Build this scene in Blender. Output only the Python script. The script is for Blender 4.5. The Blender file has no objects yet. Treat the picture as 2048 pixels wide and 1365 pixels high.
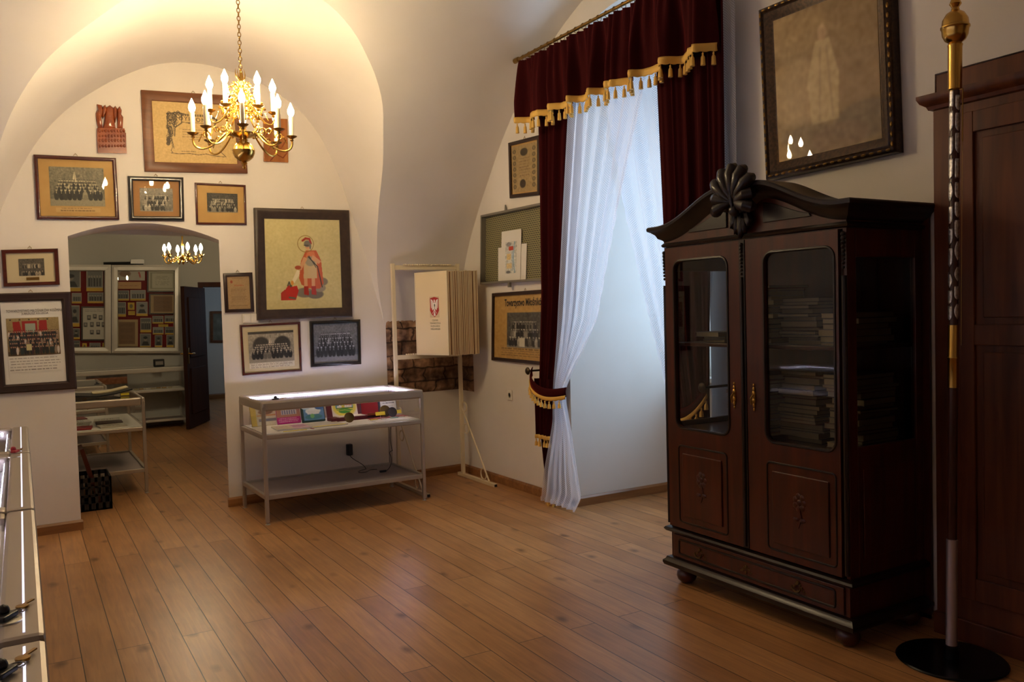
import bpy, bmesh, math, random
import numpy as np
from mathutils import Vector, Matrix
PI = math.pi
SC = bpy.context.scene
COL = SC.collection
# ------------------------------------------------------------------ camera
FPX = 1670.0                       # focal length in pixels of the 2048 x 1365 frame
EYE = Vector((0.0, 0.0, 1.55))
def _cam_basis():
    t, r, a = 0.0374, -0.02715, -0.5323
    R0 = np.array([[1, 0, 0], [0, 0, -1], [0, 1, 0]], float)
    T = np.array([[1, 0, 0], [0, math.cos(t), -math.sin(t)], [0, math.sin(t), math.cos(t)]])
    Q = np.array([[math.cos(r), -math.sin(r), 0], [math.sin(r), math.cos(r), 0], [0, 0, 1]])
    W = np.array([[math.cos(a), -math.sin(a), 0], [math.sin(a), math.cos(a), 0], [0, 0, 1]])
    return W @ (Q @ T @ R0).T       # columns: right, down, forward in world axes
CB = _cam_basis()
cam = bpy.data.cameras.new('camera')
cam.sensor_fit = 'HORIZONTAL'; cam.sensor_width = 36.0; cam.lens = FPX / 2048 * 36.0
cam.clip_start = 0.02; cam.clip_end = 100
camo = bpy.data.objects.new('camera', cam); COL.objects.link(camo)
M = Matrix.Identity(4)
for i in range(3):
    M[i][0] = CB[i][0]; M[i][1] = -CB[i][1]; M[i][2] = -CB[i][2]; M[i][3] = EYE[i]
camo.matrix_world = M
SC.camera = camo
# ------------------------------------------------------------------ light and exposure
BULB_POWER = 33.0      # emission of the candle bulbs of the chandelier in this room
BULB_FAR = 42.0        # emission of the chandelier bulbs in the back room
LED_POWER = 8.0        # emission of the LED dots in the display cases
SKY_POWER = 1.2
HALL_WATTS = 0.9
SC.view_settings.view_transform = 'Standard'
SC.view_settings.look = 'None'
SC.view_settings.gamma = 1.0
SC.view_settings.use_curve_mapping = False
SC.view_settings.exposure = 3.0
world = bpy.data.worlds.new('sky'); SC.world = world; world.use_nodes = True
bg = world.node_tree.nodes['Background']
bg.inputs[0].default_value = (0.46, 0.69, 1.0, 1); bg.inputs[1].default_value = SKY_POWER
SC.cycles.use_denoising = True
SC.cycles.max_bounces = 8; SC.cycles.diffuse_bounces = 5; SC.cycles.glossy_bounces = 4
SC.cycles.transparent_max_bounces = 24
SC.cycles.sample_clamp_indirect = 4.0
SC.cycles.caustics_reflective = False; SC.cycles.caustics_refractive = False
def area_light(name, loc, direction, sx, sy, watts, color, portal=False):
    l = bpy.data.lights.new(name, 'AREA'); l.shape = 'RECTANGLE'; l.size = sx; l.size_y = sy
    l.energy = watts; l.color = color
    o = bpy.data.objects.new(name, l); COL.objects.link(o); o.location = loc
    o.rotation_euler = Vector(direction).to_track_quat('-Z', 'Y').to_euler()
    if portal: l.cycles.is_portal = True
    return o
area_light('daylight_portal', (4.98, 4.565, 2.05), (-1, 0, 0), 1.3, 2.1, 1.0, (1, 1, 1), True)
area_light('daylight_hall', (4.15, 15.2, 1.9), (-1, -0.1, -0.1), 1.2, 1.6, HALL_WATTS, (0.6, 0.78, 1.0))
# ------------------------------------------------------------------ materials
def srgb(c):
    c = np.asarray(c, float)
    return np.where(c <= 0.04045, c / 12.92, ((c + 0.055) / 1.055) ** 2.4)
def rgb(r, g, b): return tuple(srgb(np.array([r, g, b]) / 255.0)) + (1.0,)
MATS = {}
def mat(name, color=(0.8, 0.8, 0.8, 1), rough=0.5, metal=0.0, **kw):
    if name in MATS: return MATS[name]
    m = bpy.data.materials.new(name); m.use_nodes = True; MATS[name] = m
    nt = m.node_tree; b = nt.nodes['Principled BSDF']
    b.inputs['Base Color'].default_value = color; b.inputs['Roughness'].default_value = rough
    b.inputs['Metallic'].default_value = metal
    if 'coat' in kw: b.inputs['Coat Weight'].default_value = kw['coat']; b.inputs['Coat Roughness'].default_value = kw.get('coat_rough', 0.1)
    if 'spec' in kw: b.inputs['Specular IOR Level'].default_value = kw['spec']
    if 'sheen' in kw:
        b.inputs['Sheen Weight'].default_value = kw['sheen']; b.inputs['Sheen Roughness'].default_value = 0.35
        b.inputs['Sheen Tint'].default_value = kw.get('sheen_tint', (1, 1, 1, 1))
    if 'emit' in kw: b.inputs['Emission Color'].default_value = kw['emit']; b.inputs['Emission Strength'].default_value = kw['power']
    if 'noise' in kw:                      # (scale vector, dark colour, detail) soft mottling in object space
        sc, dark, det = kw['noise']
        tc = nt.nodes.new('ShaderNodeTexCoord'); mp = nt.nodes.new('ShaderNodeMapping'); mp.inputs['Scale'].default_value = sc
        nz = nt.nodes.new('ShaderNodeTexNoise'); nz.inputs['Scale'].default_value = 1.0; nz.inputs['Detail'].default_value = det
        rp = nt.nodes.new('ShaderNodeValToRGB'); rp.color_ramp.elements[0].position = 0.35; rp.color_ramp.elements[1].position = 0.65
        rp.color_ramp.elements[0].color = dark; rp.color_ramp.elements[1].color = color
        nt.links.new(tc.outputs['Object'], mp.inputs[0]); nt.links.new(mp.outputs[0], nz.inputs['Vector'])
        nt.links.new(nz.outputs['Fac'], rp.inputs[0]); nt.links.new(rp.outputs[0], b.inputs['Base Color'])
        if kw.get('bump'):
            bp = nt.nodes.new('ShaderNodeBump'); bp.inputs['Strength'].default_value = kw['bump']; bp.inputs['Distance'].default_value = 0.01
            nt.links.new(nz.outputs['Fac'], bp.inputs['Height']); nt.links.new(bp.outputs[0], b.inputs['Normal'])
    return m
def glass_mat(name, tint=(1, 1, 1, 1), gloss=1.0, rough=0.0):
    if name in MATS: return MATS[name]
    m = bpy.data.materials.new(name); m.use_nodes = True; MATS[name] = m
    nt = m.node_tree; nt.nodes.remove(nt.nodes['Principled BSDF']); out = nt.nodes['Material Output']
    tr = nt.nodes.new('ShaderNodeBsdfTransparent'); tr.inputs[0].default_value = tint
    gl = nt.nodes.new('ShaderNodeBsdfGlossy'); gl.inputs['Roughness'].default_value = rough
    fr = nt.nodes.new('ShaderNodeFresnel'); fr.inputs[0].default_value = 1.45
    ge = nt.nodes.new('ShaderNodeNewGeometry'); mr = nt.nodes.new('ShaderNodeMapRange')     # the same reflection from both sides of the sheet
    mr.inputs['To Min'].default_value = 1.45; mr.inputs['To Max'].default_value = 1 / 1.45
    nt.links.new(ge.outputs['Backfacing'], mr.inputs['Value']); nt.links.new(mr.outputs[0], fr.inputs[0])
    mu = nt.nodes.new('ShaderNodeMath'); mu.operation = 'MULTIPLY'; mu.inputs[1].default_value = gloss
    mx = nt.nodes.new('ShaderNodeMixShader')
    nt.links.new(fr.outputs[0], mu.inputs[0]); nt.links.new(mu.outputs[0], mx.inputs[0])
    nt.links.new(tr.outputs[0], mx.inputs[1]); nt.links.new(gl.outputs[0], mx.inputs[2]); nt.links.new(mx.outputs[0], out.inputs[0])
    return m
def attr_mat(name, rough=0.6):
    if name in MATS: return MATS[name]
    m = mat(name, rough=rough); nt = m.node_tree
    a = nt.nodes.new('ShaderNodeAttribute'); a.attribute_name = 'Col'
    nt.links.new(a.outputs['Color'], nt.nodes['Principled BSDF'].inputs['Base Color'])
    return m
def wood_mat(name, c1, c2, rough, axis='z', scale=6.0, coat=0.0, spec=0.5):
    if name in MATS: return MATS[name]
    m = mat(name, c1, rough, coat=coat, spec=spec); nt = m.node_tree; b = nt.nodes['Principled BSDF']
    tc = nt.nodes.new('ShaderNodeTexCoord'); mp = nt.nodes.new('ShaderNodeMapping')
    s = {'x': (1.2, 14, 14), 'y': (14, 1.2, 14), 'z': (11, 11, 0.9)}[axis]
    mp.inputs['Scale'].default_value = tuple(v * scale / 6 for v in s)
    nz = nt.nodes.new('ShaderNodeTexNoise'); nz.inputs['Scale'].default_value = 2.0; nz.inputs['Detail'].default_value = 5; nz.inputs['Distortion'].default_value = 0.6
    rp = nt.nodes.new('ShaderNodeValToRGB'); rp.color_ramp.elements[0].color = c2; rp.color_ramp.elements[1].color = c1
    rp.color_ramp.elements[0].position = 0.3; rp.color_ramp.elements[1].position = 0.7
    nt.links.new(tc.outputs['Object'], mp.inputs[0]); nt.links.new(mp.outputs[0], nz.inputs['Vector'])
    nt.links.new(nz.outputs['Fac'], rp.inputs[0]); nt.links.new(rp.outputs[0], b.inputs['Base Color'])
    return m
def floor_mat():
    m = mat('oak_planks', rough=0.3); nt = m.node_tree; N = nt.nodes; L = nt.links; b = N['Principled BSDF']
    tc = N.new('ShaderNodeTexCoord'); sp = N.new('ShaderNodeSeparateXYZ'); cb = N.new('ShaderNodeCombineXYZ')
    L.new(tc.outputs['Object'], sp.inputs[0])
    ax = N.new('ShaderNodeMath'); ax.operation = 'ADD'; ax.inputs[1].default_value = 0.115
    L.new(sp.outputs['X'], ax.inputs[0])
    L.new(sp.outputs['Y'], cb.inputs['X']); L.new(ax.outputs[0], cb.inputs['Y'])
    br = N.new('ShaderNodeTexBrick'); L.new(cb.outputs[0], br.inputs['Vector'])
    br.offset = 0.37; br.offset_frequency = 2; br.squash = 1.0
    br.inputs['Color1'].default_value = (0, 0, 0, 1); br.inputs['Color2'].default_value = (1, 1, 1, 1); br.inputs['Mortar'].default_value = (0.5, 0.5, 0.5, 1)
    br.inputs['Scale'].default_value = 1.0; br.inputs['Mortar Size'].default_value = 0.0022; br.inputs['Mortar Smooth'].default_value = 0.2
    br.inputs['Bias'].default_value = 0.0; br.inputs['Brick Width'].default_value = 2.7; br.inputs['Row Height'].default_value = 0.146
    rp = N.new('ShaderNodeValToRGB'); cr = rp.color_ramp
    cr.elements[0].color = rgb(180, 130, 82); cr.elements[1].color = rgb(200, 150, 98)
    L.new(br.outputs['Color'], rp.inputs[0])
    # grain along the boards, shifted from board to board
    off = N.new('ShaderNodeMath'); off.operation = 'MULTIPLY'; off.inputs[1].default_value = 7.3; L.new(br.outputs['Color'], off.inputs[0])
    cb2 = N.new('ShaderNodeCombineXYZ'); L.new(sp.outputs['X'], cb2.inputs['X']); L.new(sp.outputs['Y'], cb2.inputs['Y']); L.new(off.outputs[0], cb2.inputs['Z'])
    mp = N.new('ShaderNodeMapping'); mp.inputs['Scale'].default_value = (28, 1.7, 1); L.new(cb2.outputs[0], mp.inputs[0])
    nz = N.new('ShaderNodeTexNoise'); nz.inputs['Scale'].default_value = 1.6; nz.inputs['Detail'].default_value = 6; nz.inputs['Distortion'].default_value = 0.8
    L.new(mp.outputs[0], nz.inputs['Vector'])
    g = N.new('ShaderNodeValToRGB'); g.color_ramp.elements[0].position = 0.25; g.color_ramp.elements[0].color = (0.62, 0.56, 0.5, 1); g.color_ramp.elements[1].position = 0.7; g.color_ramp.elements[1].color = (1.08, 1.06, 1.04, 1)
    L.new(nz.outputs['Fac'], g.inputs[0])
    mx = N.new('ShaderNodeMix'); mx.data_type = 'RGBA'; mx.blend_type = 'MULTIPLY'; mx.inputs['Factor'].default_value = 0.8
    L.new(rp.outputs[0], mx.inputs['A']); L.new(g.outputs[0], mx.inputs['B'])
    # broad blotches
    nb = N.new('ShaderNodeTexNoise'); nb.inputs['Scale'].default_value = 1.9; nb.inputs['Detail'].default_value = 3; L.new(cb2.outputs[0], nb.inputs['Vector'])
    gb = N.new('ShaderNodeValToRGB'); gb.color_ramp.elements[0].position = 0.3; gb.color_ramp.elements[0].color = (0.72, 0.66, 0.6, 1); gb.color_ramp.elements[1].position = 0.62; gb.color_ramp.elements[1].color = (1, 1, 1, 1)
    L.new(nb.outputs['Fac'], gb.inputs[0])
    mb_ = N.new('ShaderNodeMix'); mb_.data_type = 'RGBA'; mb_.blend_type = 'MULTIPLY'; mb_.inputs['Factor'].default_value = 0.7
    L.new(mx.outputs['Result'], mb_.inputs['A']); L.new(gb.outputs[0], mb_.inputs['B'])
    # knots
    mk = N.new('ShaderNodeMapping'); mk.inputs['Scale'].default_value = (4.4, 2.6, 1); L.new(cb2.outputs[0], mk.inputs[0])
    dn = N.new('ShaderNodeTexNoise'); dn.inputs['Scale'].default_value = 9; L.new(cb2.outputs[0], dn.inputs['Vector'])
    ad = N.new('ShaderNodeMix'); ad.data_type = 'RGBA'; ad.blend_type = 'ADD'; ad.inputs['Factor'].default_value = 0.16
    L.new(mk.outputs[0], ad.inputs['A']); L.new(dn.outputs['Color'], ad.inputs['B'])
    vo = N.new('ShaderNodeTexVoronoi'); vo.inputs['Scale'].default_value = 1.0; L.new(ad.outputs['Result'], vo.inputs['Vector'])
    kn = N.new('ShaderNodeValToRGB'); kn.color_ramp.elements[0].position = 0.04; kn.color_ramp.elements[0].color = (0.25, 0.2, 0.17, 1); kn.color_ramp.elements[1].position = 0.17; kn.color_ramp.elements[1].color = (1, 1, 1, 1)
    L.new(vo.outputs['Distance'], kn.inputs[0])
    mk2 = N.new('ShaderNodeMix'); mk2.data_type = 'RGBA'; mk2.blend_type = 'MULTIPLY'; mk2.inputs['Factor'].default_value = 0.8
    L.new(mb_.outputs['Result'], mk2.inputs['A']); L.new(kn.outputs[0], mk2.inputs['B'])
    # seams
    mo = N.new('ShaderNodeMix'); mo.data_type = 'RGBA'; mo.inputs['B'].default_value = rgb(40, 22, 10)
    L.new(br.outputs['Fac'], mo.inputs['Factor']); L.new(mk2.outputs['Result'], mo.inputs['A'])
    L.new(mo.outputs['Result'], b.inputs['Base Color'])
    rr = N.new('ShaderNodeMapRange'); rr.inputs['To Min'].default_value = 0.26; rr.inputs['To Max'].default_value = 0.42
    L.new(nz.outputs['Fac'], rr.inputs['Value']); L.new(rr.outputs[0], b.inputs['Roughness'])
    bp = N.new('ShaderNodeBump'); bp.inputs['Strength'].default_value = 0.35; bp.inputs['Distance'].default_value = 0.003; bp.invert = True
    L.new(br.outputs['Fac'], bp.inputs['Height']); L.new(bp.outputs[0], b.inputs['Normal'])
    return m
def stone_mat():
    m = mat('old_stone', rough=0.9); nt = m.node_tree; N = nt.nodes; L = nt.links; b = N['Principled BSDF']
    tc = N.new('ShaderNodeTexCoord')
    nz = N.new('ShaderNodeTexNoise'); nz.inputs['Scale'].default_value = 12; nz.inputs['Detail'].default_value = 8
    rp = N.new('ShaderNodeValToRGB'); rp.color_ramp.elements[0].position = 0.36; rp.color_ramp.elements[0].color = rgb(100, 74, 58)
    rp.color_ramp.elements[1].position = 0.62; rp.color_ramp.elements[1].color = rgb(182, 144, 112)
    e = rp.color_ramp.elements.new(0.74); e.color = rgb(206, 186, 166)
    sp = N.new('ShaderNodeSeparateXYZ'); L.new(tc.outputs['Object'], sp.inputs[0]); sm = N.new('ShaderNodeMath'); L.new(sp.outputs['X'], sm.inputs[0]); L.new(sp.outputs['Y'], sm.inputs[1])
    cb = N.new('ShaderNodeCombineXYZ'); L.new(sm.outputs[0], cb.inputs['X']); L.new(sp.outputs['Z'], cb.inputs['Y'])
    wb = N.new('ShaderNodeMix'); wb.data_type = 'RGBA'; wb.blend_type = 'ADD'; wb.inputs['Factor'].default_value = 0.035; L.new(cb.outputs[0], wb.inputs['A']); L.new(nz.outputs['Color'], wb.inputs['B'])
    br = N.new('ShaderNodeTexBrick'); L.new(wb.outputs['Result'], br.inputs['Vector']); br.inputs['Scale'].default_value = 1; br.inputs['Brick Width'].default_value = 0.23; br.inputs['Row Height'].default_value = 0.125; br.inputs['Mortar Size'].default_value = 0.011; br.inputs['Mortar Smooth'].default_value = 0.6
    br.inputs['Color1'].default_value = (0.55, 0.5, 0.46, 1); br.inputs['Color2'].default_value = (1.1, 1.05, 1.0, 1); br.inputs['Mortar'].default_value = (0.2, 0.17, 0.15, 1)
    mm = N.new('ShaderNodeMix'); mm.data_type = 'RGBA'; mm.blend_type = 'MULTIPLY'; mm.inputs['Factor'].default_value = 1.0
    L.new(tc.outputs['Object'], nz.inputs['Vector']); L.new(nz.outputs['Fac'], rp.inputs[0]); L.new(rp.outputs[0], mm.inputs['A']); L.new(br.outputs['Color'], mm.inputs['B']); L.new(mm.outputs['Result'], b.inputs['Base Color'])
    bp = N.new('ShaderNodeBump'); bp.inputs['Strength'].default_value = 0.8; bp.inputs['Distance'].default_value = 0.02
    L.new(nz.outputs['Fac'], bp.inputs['Height']); L.new(bp.outputs[0], b.inputs['Normal'])
    return m
def lace_mat():
    m = bpy.data.materials.new('lace_net'); m.use_nodes = True; nt = m.node_tree; N = nt.nodes; L = nt.links
    N.remove(N['Principled BSDF']); out = N['Material Output']
    df = N.new('ShaderNodeBsdfDiffuse'); df.inputs[0].default_value = (0.86, 0.86, 0.9, 1)
    tl = N.new('ShaderNodeBsdfTranslucent'); tl.inputs[0].default_value = (0.86, 0.86, 0.92, 1)
    m1 = N.new('ShaderNodeMixShader'); m1.inputs[0].default_value = 0.5
    L.new(df.outputs[0], m1.inputs[1]); L.new(tl.outputs[0], m1.inputs[2])
    tr = N.new('ShaderNodeBsdfTransparent')
    uv = N.new('ShaderNodeUVMap'); sp = N.new('ShaderNodeSeparateXYZ'); L.new(uv.outputs[0], sp.inputs[0])
    def wave(sock, k):
        a = N.new('ShaderNodeMath'); a.operation = 'MULTIPLY'; a.inputs[1].default_value = k; L.new(sock, a.inputs[0])
        s = N.new('ShaderNodeMath'); s.operation = 'SINE'; L.new(a.outputs[0], s.inputs[0]); return s.outputs[0]
    mu = N.new('ShaderNodeMath'); mu.operation = 'MULTIPLY'
    L.new(wave(sp.outputs['X'], 420), mu.inputs[0]); L.new(wave(sp.outputs['Y'], 420), mu.inputs[1])
    mr = N.new('ShaderNodeMapRange'); mr.inputs['From Min'].default_value = -0.5; mr.inputs['From Max'].default_value = 0.5
    mr.inputs['To Min'].default_value = 0.38; mr.inputs['To Max'].default_value = 0.72
    L.new(mu.outputs[0], mr.inputs['Value'])
    mx = N.new('ShaderNodeMixShader'); L.new(mr.outputs[0], mx.inputs[0])
    L.new(m1.outputs[0], mx.inputs[2]); L.new(tr.outputs[0], mx.inputs[1]); L.new(mx.outputs[0], out.inputs[0])
    return m
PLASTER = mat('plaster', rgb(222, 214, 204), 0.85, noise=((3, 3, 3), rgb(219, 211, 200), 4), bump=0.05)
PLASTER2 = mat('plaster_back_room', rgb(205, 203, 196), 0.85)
OAK = floor_mat()
SKIRT = wood_mat('oak_skirting', rgb(160, 112, 66), rgb(120, 78, 42), 0.4, 'x', 4)
STONE = stone_mat()
ALU = mat('brushed_champagne_metal', rgb(174, 163, 150), 0.38, 0.55)
ALU2 = mat('grey_metal', rgb(150, 146, 140), 0.4, 0.8)
GLASS = glass_mat('clear_glass')
PICGLASS = glass_mat('picture_glass', (0.98, 0.98, 0.97, 1), 0.6)
BRASS = mat('polished_brass', rgb(206, 164, 84), 0.22, 1.0)
OLDBRASS = mat('aged_brass', rgb(150, 116, 60), 0.35, 1.0)
DARKWOOD = wood_mat('dark_mahogany', rgb(78, 29, 12), rgb(54, 18, 8), 0.28, 'z', 5, coat=0.12, spec=0.4)
DOORWOOD = wood_mat('dull_dark_wood', rgb(58, 30, 20), rgb(44, 22, 14), 0.7, 'z', 5, spec=0.15)
BLACKWOOD = wood_mat('ebonised_wood', rgb(32, 17, 11), rgb(22, 12, 8), 0.32, 'x', 5, coat=0.05, spec=0.35)
WARDWOOD = wood_mat('brown_walnut', rgb(108, 56, 28), rgb(72, 35, 17), 0.4, 'z', 5, spec=0.35)
VELVET = mat('claret_velvet', rgb(54, 6, 8), 0.85, sheen=0.55, sheen_tint=rgb(190, 50, 40), spec=0.1)
GOLD = mat('gold_braid', rgb(224, 178, 84), 0.6)
WHITE = mat('white_enamel', rgb(225, 218, 205), 0.45)
CREAM = mat('cream_lacquer', rgb(222, 206, 172), 0.45)
BLACKP = mat('black_plastic', rgb(24, 24, 26), 0.4)
PRINT = attr_mat('printed_paper', 0.55)
LACE = lace_mat()
PLAINLACE = LACE
IVORY = mat('ivory_tube', rgb(236, 214, 170), 0.5)
BULB = mat('lit_bulb', rgb(255, 230, 180), 0.4, emit=rgb(255, 228, 180), power=BULB_POWER)
BULB2 = mat('lit_bulb_small', rgb(255, 230, 180), 0.4, emit=rgb(255, 232, 190), power=BULB_FAR)
LEDLEAK = mat('led_leak_glow', (1, 1, 1, 1), 0.4, emit=rgb(226, 222, 255), power=0.16)
LED = mat('led_dot', (1, 1, 1, 1), 0.4, emit=rgb(226, 222, 255), power=LED_POWER)
PAPER = mat('paper_white', rgb(226, 222, 212), 0.7)
REDVELVET = mat('red_lining', rgb(150, 14, 18), 0.75, sheen=0.4)
# ------------------------------------------------------------------ geometry helpers
WORLD = {}      # world offset of each parent, so that parts can be built in place
class MB:
    def __init__(s): s.v = []; s.f = []; s.m = []; s.uv = None
    def add(s, vs, fs, mi=0):
        n = len(s.v); s.v += [tuple(v) for v in vs]
        for f in fs: s.f.append(tuple(i + n for i in f)); s.m.append(mi)
        return s
    def box(s, c, d, mi=0, mtx=None):
        x, y, z = (t / 2 for t in d); pts = [(sx * x, sy * y, sz * z) for sx in (-1, 1) for sy in (-1, 1) for sz in (-1, 1)]
        if mtx is not None: pts = [mtx @ Vector(p) for p in pts]
        pts = [(p[0] + c[0], p[1] + c[1], p[2] + c[2]) for p in pts]
        return s.add(pts, [(0, 1, 3, 2), (4, 6, 7, 5), (0, 4, 5, 1), (2, 3, 7, 6), (0, 2, 6, 4), (1, 5, 7, 3)], mi)
    def bx(s, x0, x1, y0, y1, z0, z1, mi=0): return s.box(((x0 + x1) / 2, (y0 + y1) / 2, (z0 + z1) / 2), (abs(x1 - x0), abs(y1 - y0), abs(z1 - z0)), mi)
    def tube(s, path, r, n=8, mi=0, closed=False, cap=True):
        P = [Vector(p) for p in path]; k = len(P); rs = r if isinstance(r, (list, tuple)) else [r] * k
        base = len(s.v); up = None
        for i, p in enumerate(P):
            a = P[(i - 1) % k] if (closed or i > 0) else p; b = P[(i + 1) % k] if (closed or i < k - 1) else p
            t = (b - a); t = t.normalized() if t.length > 1e-9 else Vector((0, 0, 1))
            if up is None: up = t.orthogonal().normalized()
            up = up - t * up.dot(t); up = up.normalized() if up.length > 1e-6 else t.orthogonal().normalized()
            w = t.cross(up)
            for j in range(n):
                a_ = 2 * PI * j / n; q = p + (up * math.cos(a_) + w * math.sin(a_)) * rs[i]; s.v.append(tuple(q))
        for i in range(k if closed else k - 1):
            for j in range(n):
                a0 = base + i * n + j; a1 = base + i * n + (j + 1) % n; i2 = (i + 1) % k
                s.f.append((a0, a1, base + i2 * n + (j + 1) % n, base + i2 * n + j)); s.m.append(mi)
        if cap and not closed:
            s.f.append(tuple(base + j for j in range(n))[::-1]); s.m.append(mi)
            s.f.append(tuple(base + (k - 1) * n + j for j in range(n))); s.m.append(mi)
        return s
    def lathe(s, prof, c=(0, 0, 0), n=24, mi=0, axis=None):
        base = len(s.v); k = len(prof)
        for r, z in prof:
            for j in range(n):
                a = 2 * PI * j / n; p = Vector((r * math.cos(a), r * math.sin(a), z))
                if axis is not None: p = axis @ p
                s.v.append((p.x + c[0], p.y + c[1], p.z + c[2]))
        for i in range(k - 1):
            for j in range(n):
                s.f.append((base + i * n + j, base + i * n + (j + 1) % n, base + (i + 1) * n + (j + 1) % n, base + (i + 1) * n + j)); s.m.append(mi)
        if prof[0][0] > 1e-4: s.f.append(tuple(base + j for j in range(n))[::-1]); s.m.append(mi)
        if prof[-1][0] > 1e-4: s.f.append(tuple(base + (k - 1) * n + j for j in range(n))); s.m.append(mi)
        return s
    def ball(s, c, r, n=14, mi=0, sc=(1, 1, 1)):
        base = len(s.v); k = n // 2 + 1
        for i in range(k):
            th = PI * i / (k - 1)
            for j in range(n):
                a = 2 * PI * j / n
                s.v.append((c[0] + r * sc[0] * math.sin(th) * math.cos(a), c[1] + r * sc[1] * math.sin(th) * math.sin(a), c[2] - r * sc[2] * math.cos(th)))
        for i in range(k - 1):
            for j in range(n):
                s.f.append((base + i * n + j, base + i * n + (j + 1) % n, base + (i + 1) * n + (j + 1) % n, base + (i + 1) * n + j)); s.m.append(mi)
        return s
    def grid(s, rows, mi=0, closed=False):
        base = len(s.v); k = len(rows); n = len(rows[0])
        for r in rows: s.v += [tuple(p) for p in r]
        for i in range(k - 1):
            for j in range(n if closed else n - 1):
                j2 = (j + 1) % n
                s.f.append((base + i * n + j, base + i * n + j2, base + (i + 1) * n + j2, base + (i + 1) * n + j)); s.m.append(mi)
        return s
    def prism(s, poly, h0, h1, fn, mi=0):
        """poly of (a, b) in a plane, fn(a, b, h) -> point; extruded from h0 to h1."""
        n = len(poly); base = len(s.v)
        for h in (h0, h1): s.v += [tuple(fn(a, b, h)) for a, b in poly]
        s.f.append(tuple(base + i for i in range(n))[::-1]); s.m.append(mi)
        s.f.append(tuple(base + n + i for i in range(n))); s.m.append(mi)
        for i in range(n):
            j = (i + 1) % n; s.f.append((base + i, base + j, base + n + j, base + n + i)); s.m.append(mi)
        return s
    def build(s, name, mats, parent=None, smooth=False, bevel=0, angle=35, solid=0, fix=True):
        mats = mats if isinstance(mats, (list, tuple)) else [mats]
        v = np.array(s.v, float).reshape(-1, 3)
        if parent is not None: o0 = np.array(WORLD.get(parent.name, (0, 0, 0)))
        else:
            lo, hi = v.min(0), v.max(0); o0 = np.array([(lo[0] + hi[0]) / 2, (lo[1] + hi[1]) / 2, lo[2]])
        me = bpy.data.meshes.new(name); me.from_pydata([tuple(p) for p in v - o0], [], s.f); 
        for m in mats: me.materials.append(m)
        if len(mats) > 1: me.polygons.foreach_set('material_index', s.m)
        if fix:
            bm = bmesh.new(); bm.from_mesh(me); bmesh.ops.recalc_face_normals(bm, faces=bm.faces); bm.to_mesh(me); bm.free()
        if smooth:
            me.polygons.foreach_set('use_smooth', [True] * len(me.polygons)); me.set_sharp_from_angle(angle=math.radians(angle))
        me.update()
        o = bpy.data.objects.new(name, me); COL.objects.link(o)
        if parent is not None: o.parent = parent; WORLD[o.name] = tuple(o0)
        else: o.location = o0; WORLD[o.name] = tuple(o0)
        if solid: md = o.modifiers.new('thickness', 'SOLIDIFY'); md.thickness = solid; md.offset = 0
        if bevel: md = o.modifiers.new('bevel', 'BEVEL'); md.width = bevel; md.segments = 2; md.limit_method = 'ANGLE'
        return o
def tag(o, label, cat, group=None, kind=None):
    o['label'] = label; o['category'] = cat
    if group: o['group'] = group
    if kind: o['kind'] = kind
    return o
def struct(o, label=None, cat=None):
    o['kind'] = 'structure'
    if label: o['label'] = label; o['category'] = cat or 'wall'
    return o
def thing(name, loc, label, cat, group=None, rz=0):
    o = bpy.data.objects.new(name, None); COL.objects.link(o); o.location = loc; o.rotation_euler = (0, 0, rz)
    o.empty_display_size = 0.1; WORLD[o.name] = tuple(loc); return tag(o, label, cat, group)
def copy_tree(o, parent=None):
    c = o.copy(); COL.objects.link(c)
    if parent is not None: c.parent = parent
    for ch in list(o.children): copy_tree(ch, c)
    return c
def copy_thing(o, loc, rz, label, group=None):
    c = copy_tree(o); c.location = loc; c.rotation_euler = (0, 0, rz); c['label'] = label
    if group: c['group'] = group
    return c
# planes of the place and the sight lines of the camera (to measure the pictures where they hang)
def ray(px, py):
    d = CB @ np.array([(px - 1024) / FPX, (py - 682.5) / FPX, 1.0]); return Vector(d)
class Plane:
    def __init__(s, o, e, n): s.o = Vector(o); s.e = Vector(e).normalized(); s.n = Vector(n).normalized(); s.u = Vector((0, 0, 1))
    def P(s, a, b, h=0.0): return s.o + s.e * a + s.u * b + s.n * h
    def at(s, px, py, h=0.0):
        d = ray(px, py); q = s.o + s.n * h; t = (q - EYE).dot(s.n) / d.dot(s.n); p = EYE + d * t
        r = p - s.o; return (r.dot(s.e), r.z)
BACK = Plane((0, 6.95, 0), (1, 0.065, 0), (0.065, -1, 0))
XR = 3.656
RIGHT = Plane((XR, 0, 0), (0, -1, 0), (-1, 0, 0))
YF = 13.2
FAR = Plane((0, YF, 0), (1, 0, 0), (0, -1, 0))
def YB(x): return 6.95 + 0.065 * x
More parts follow.
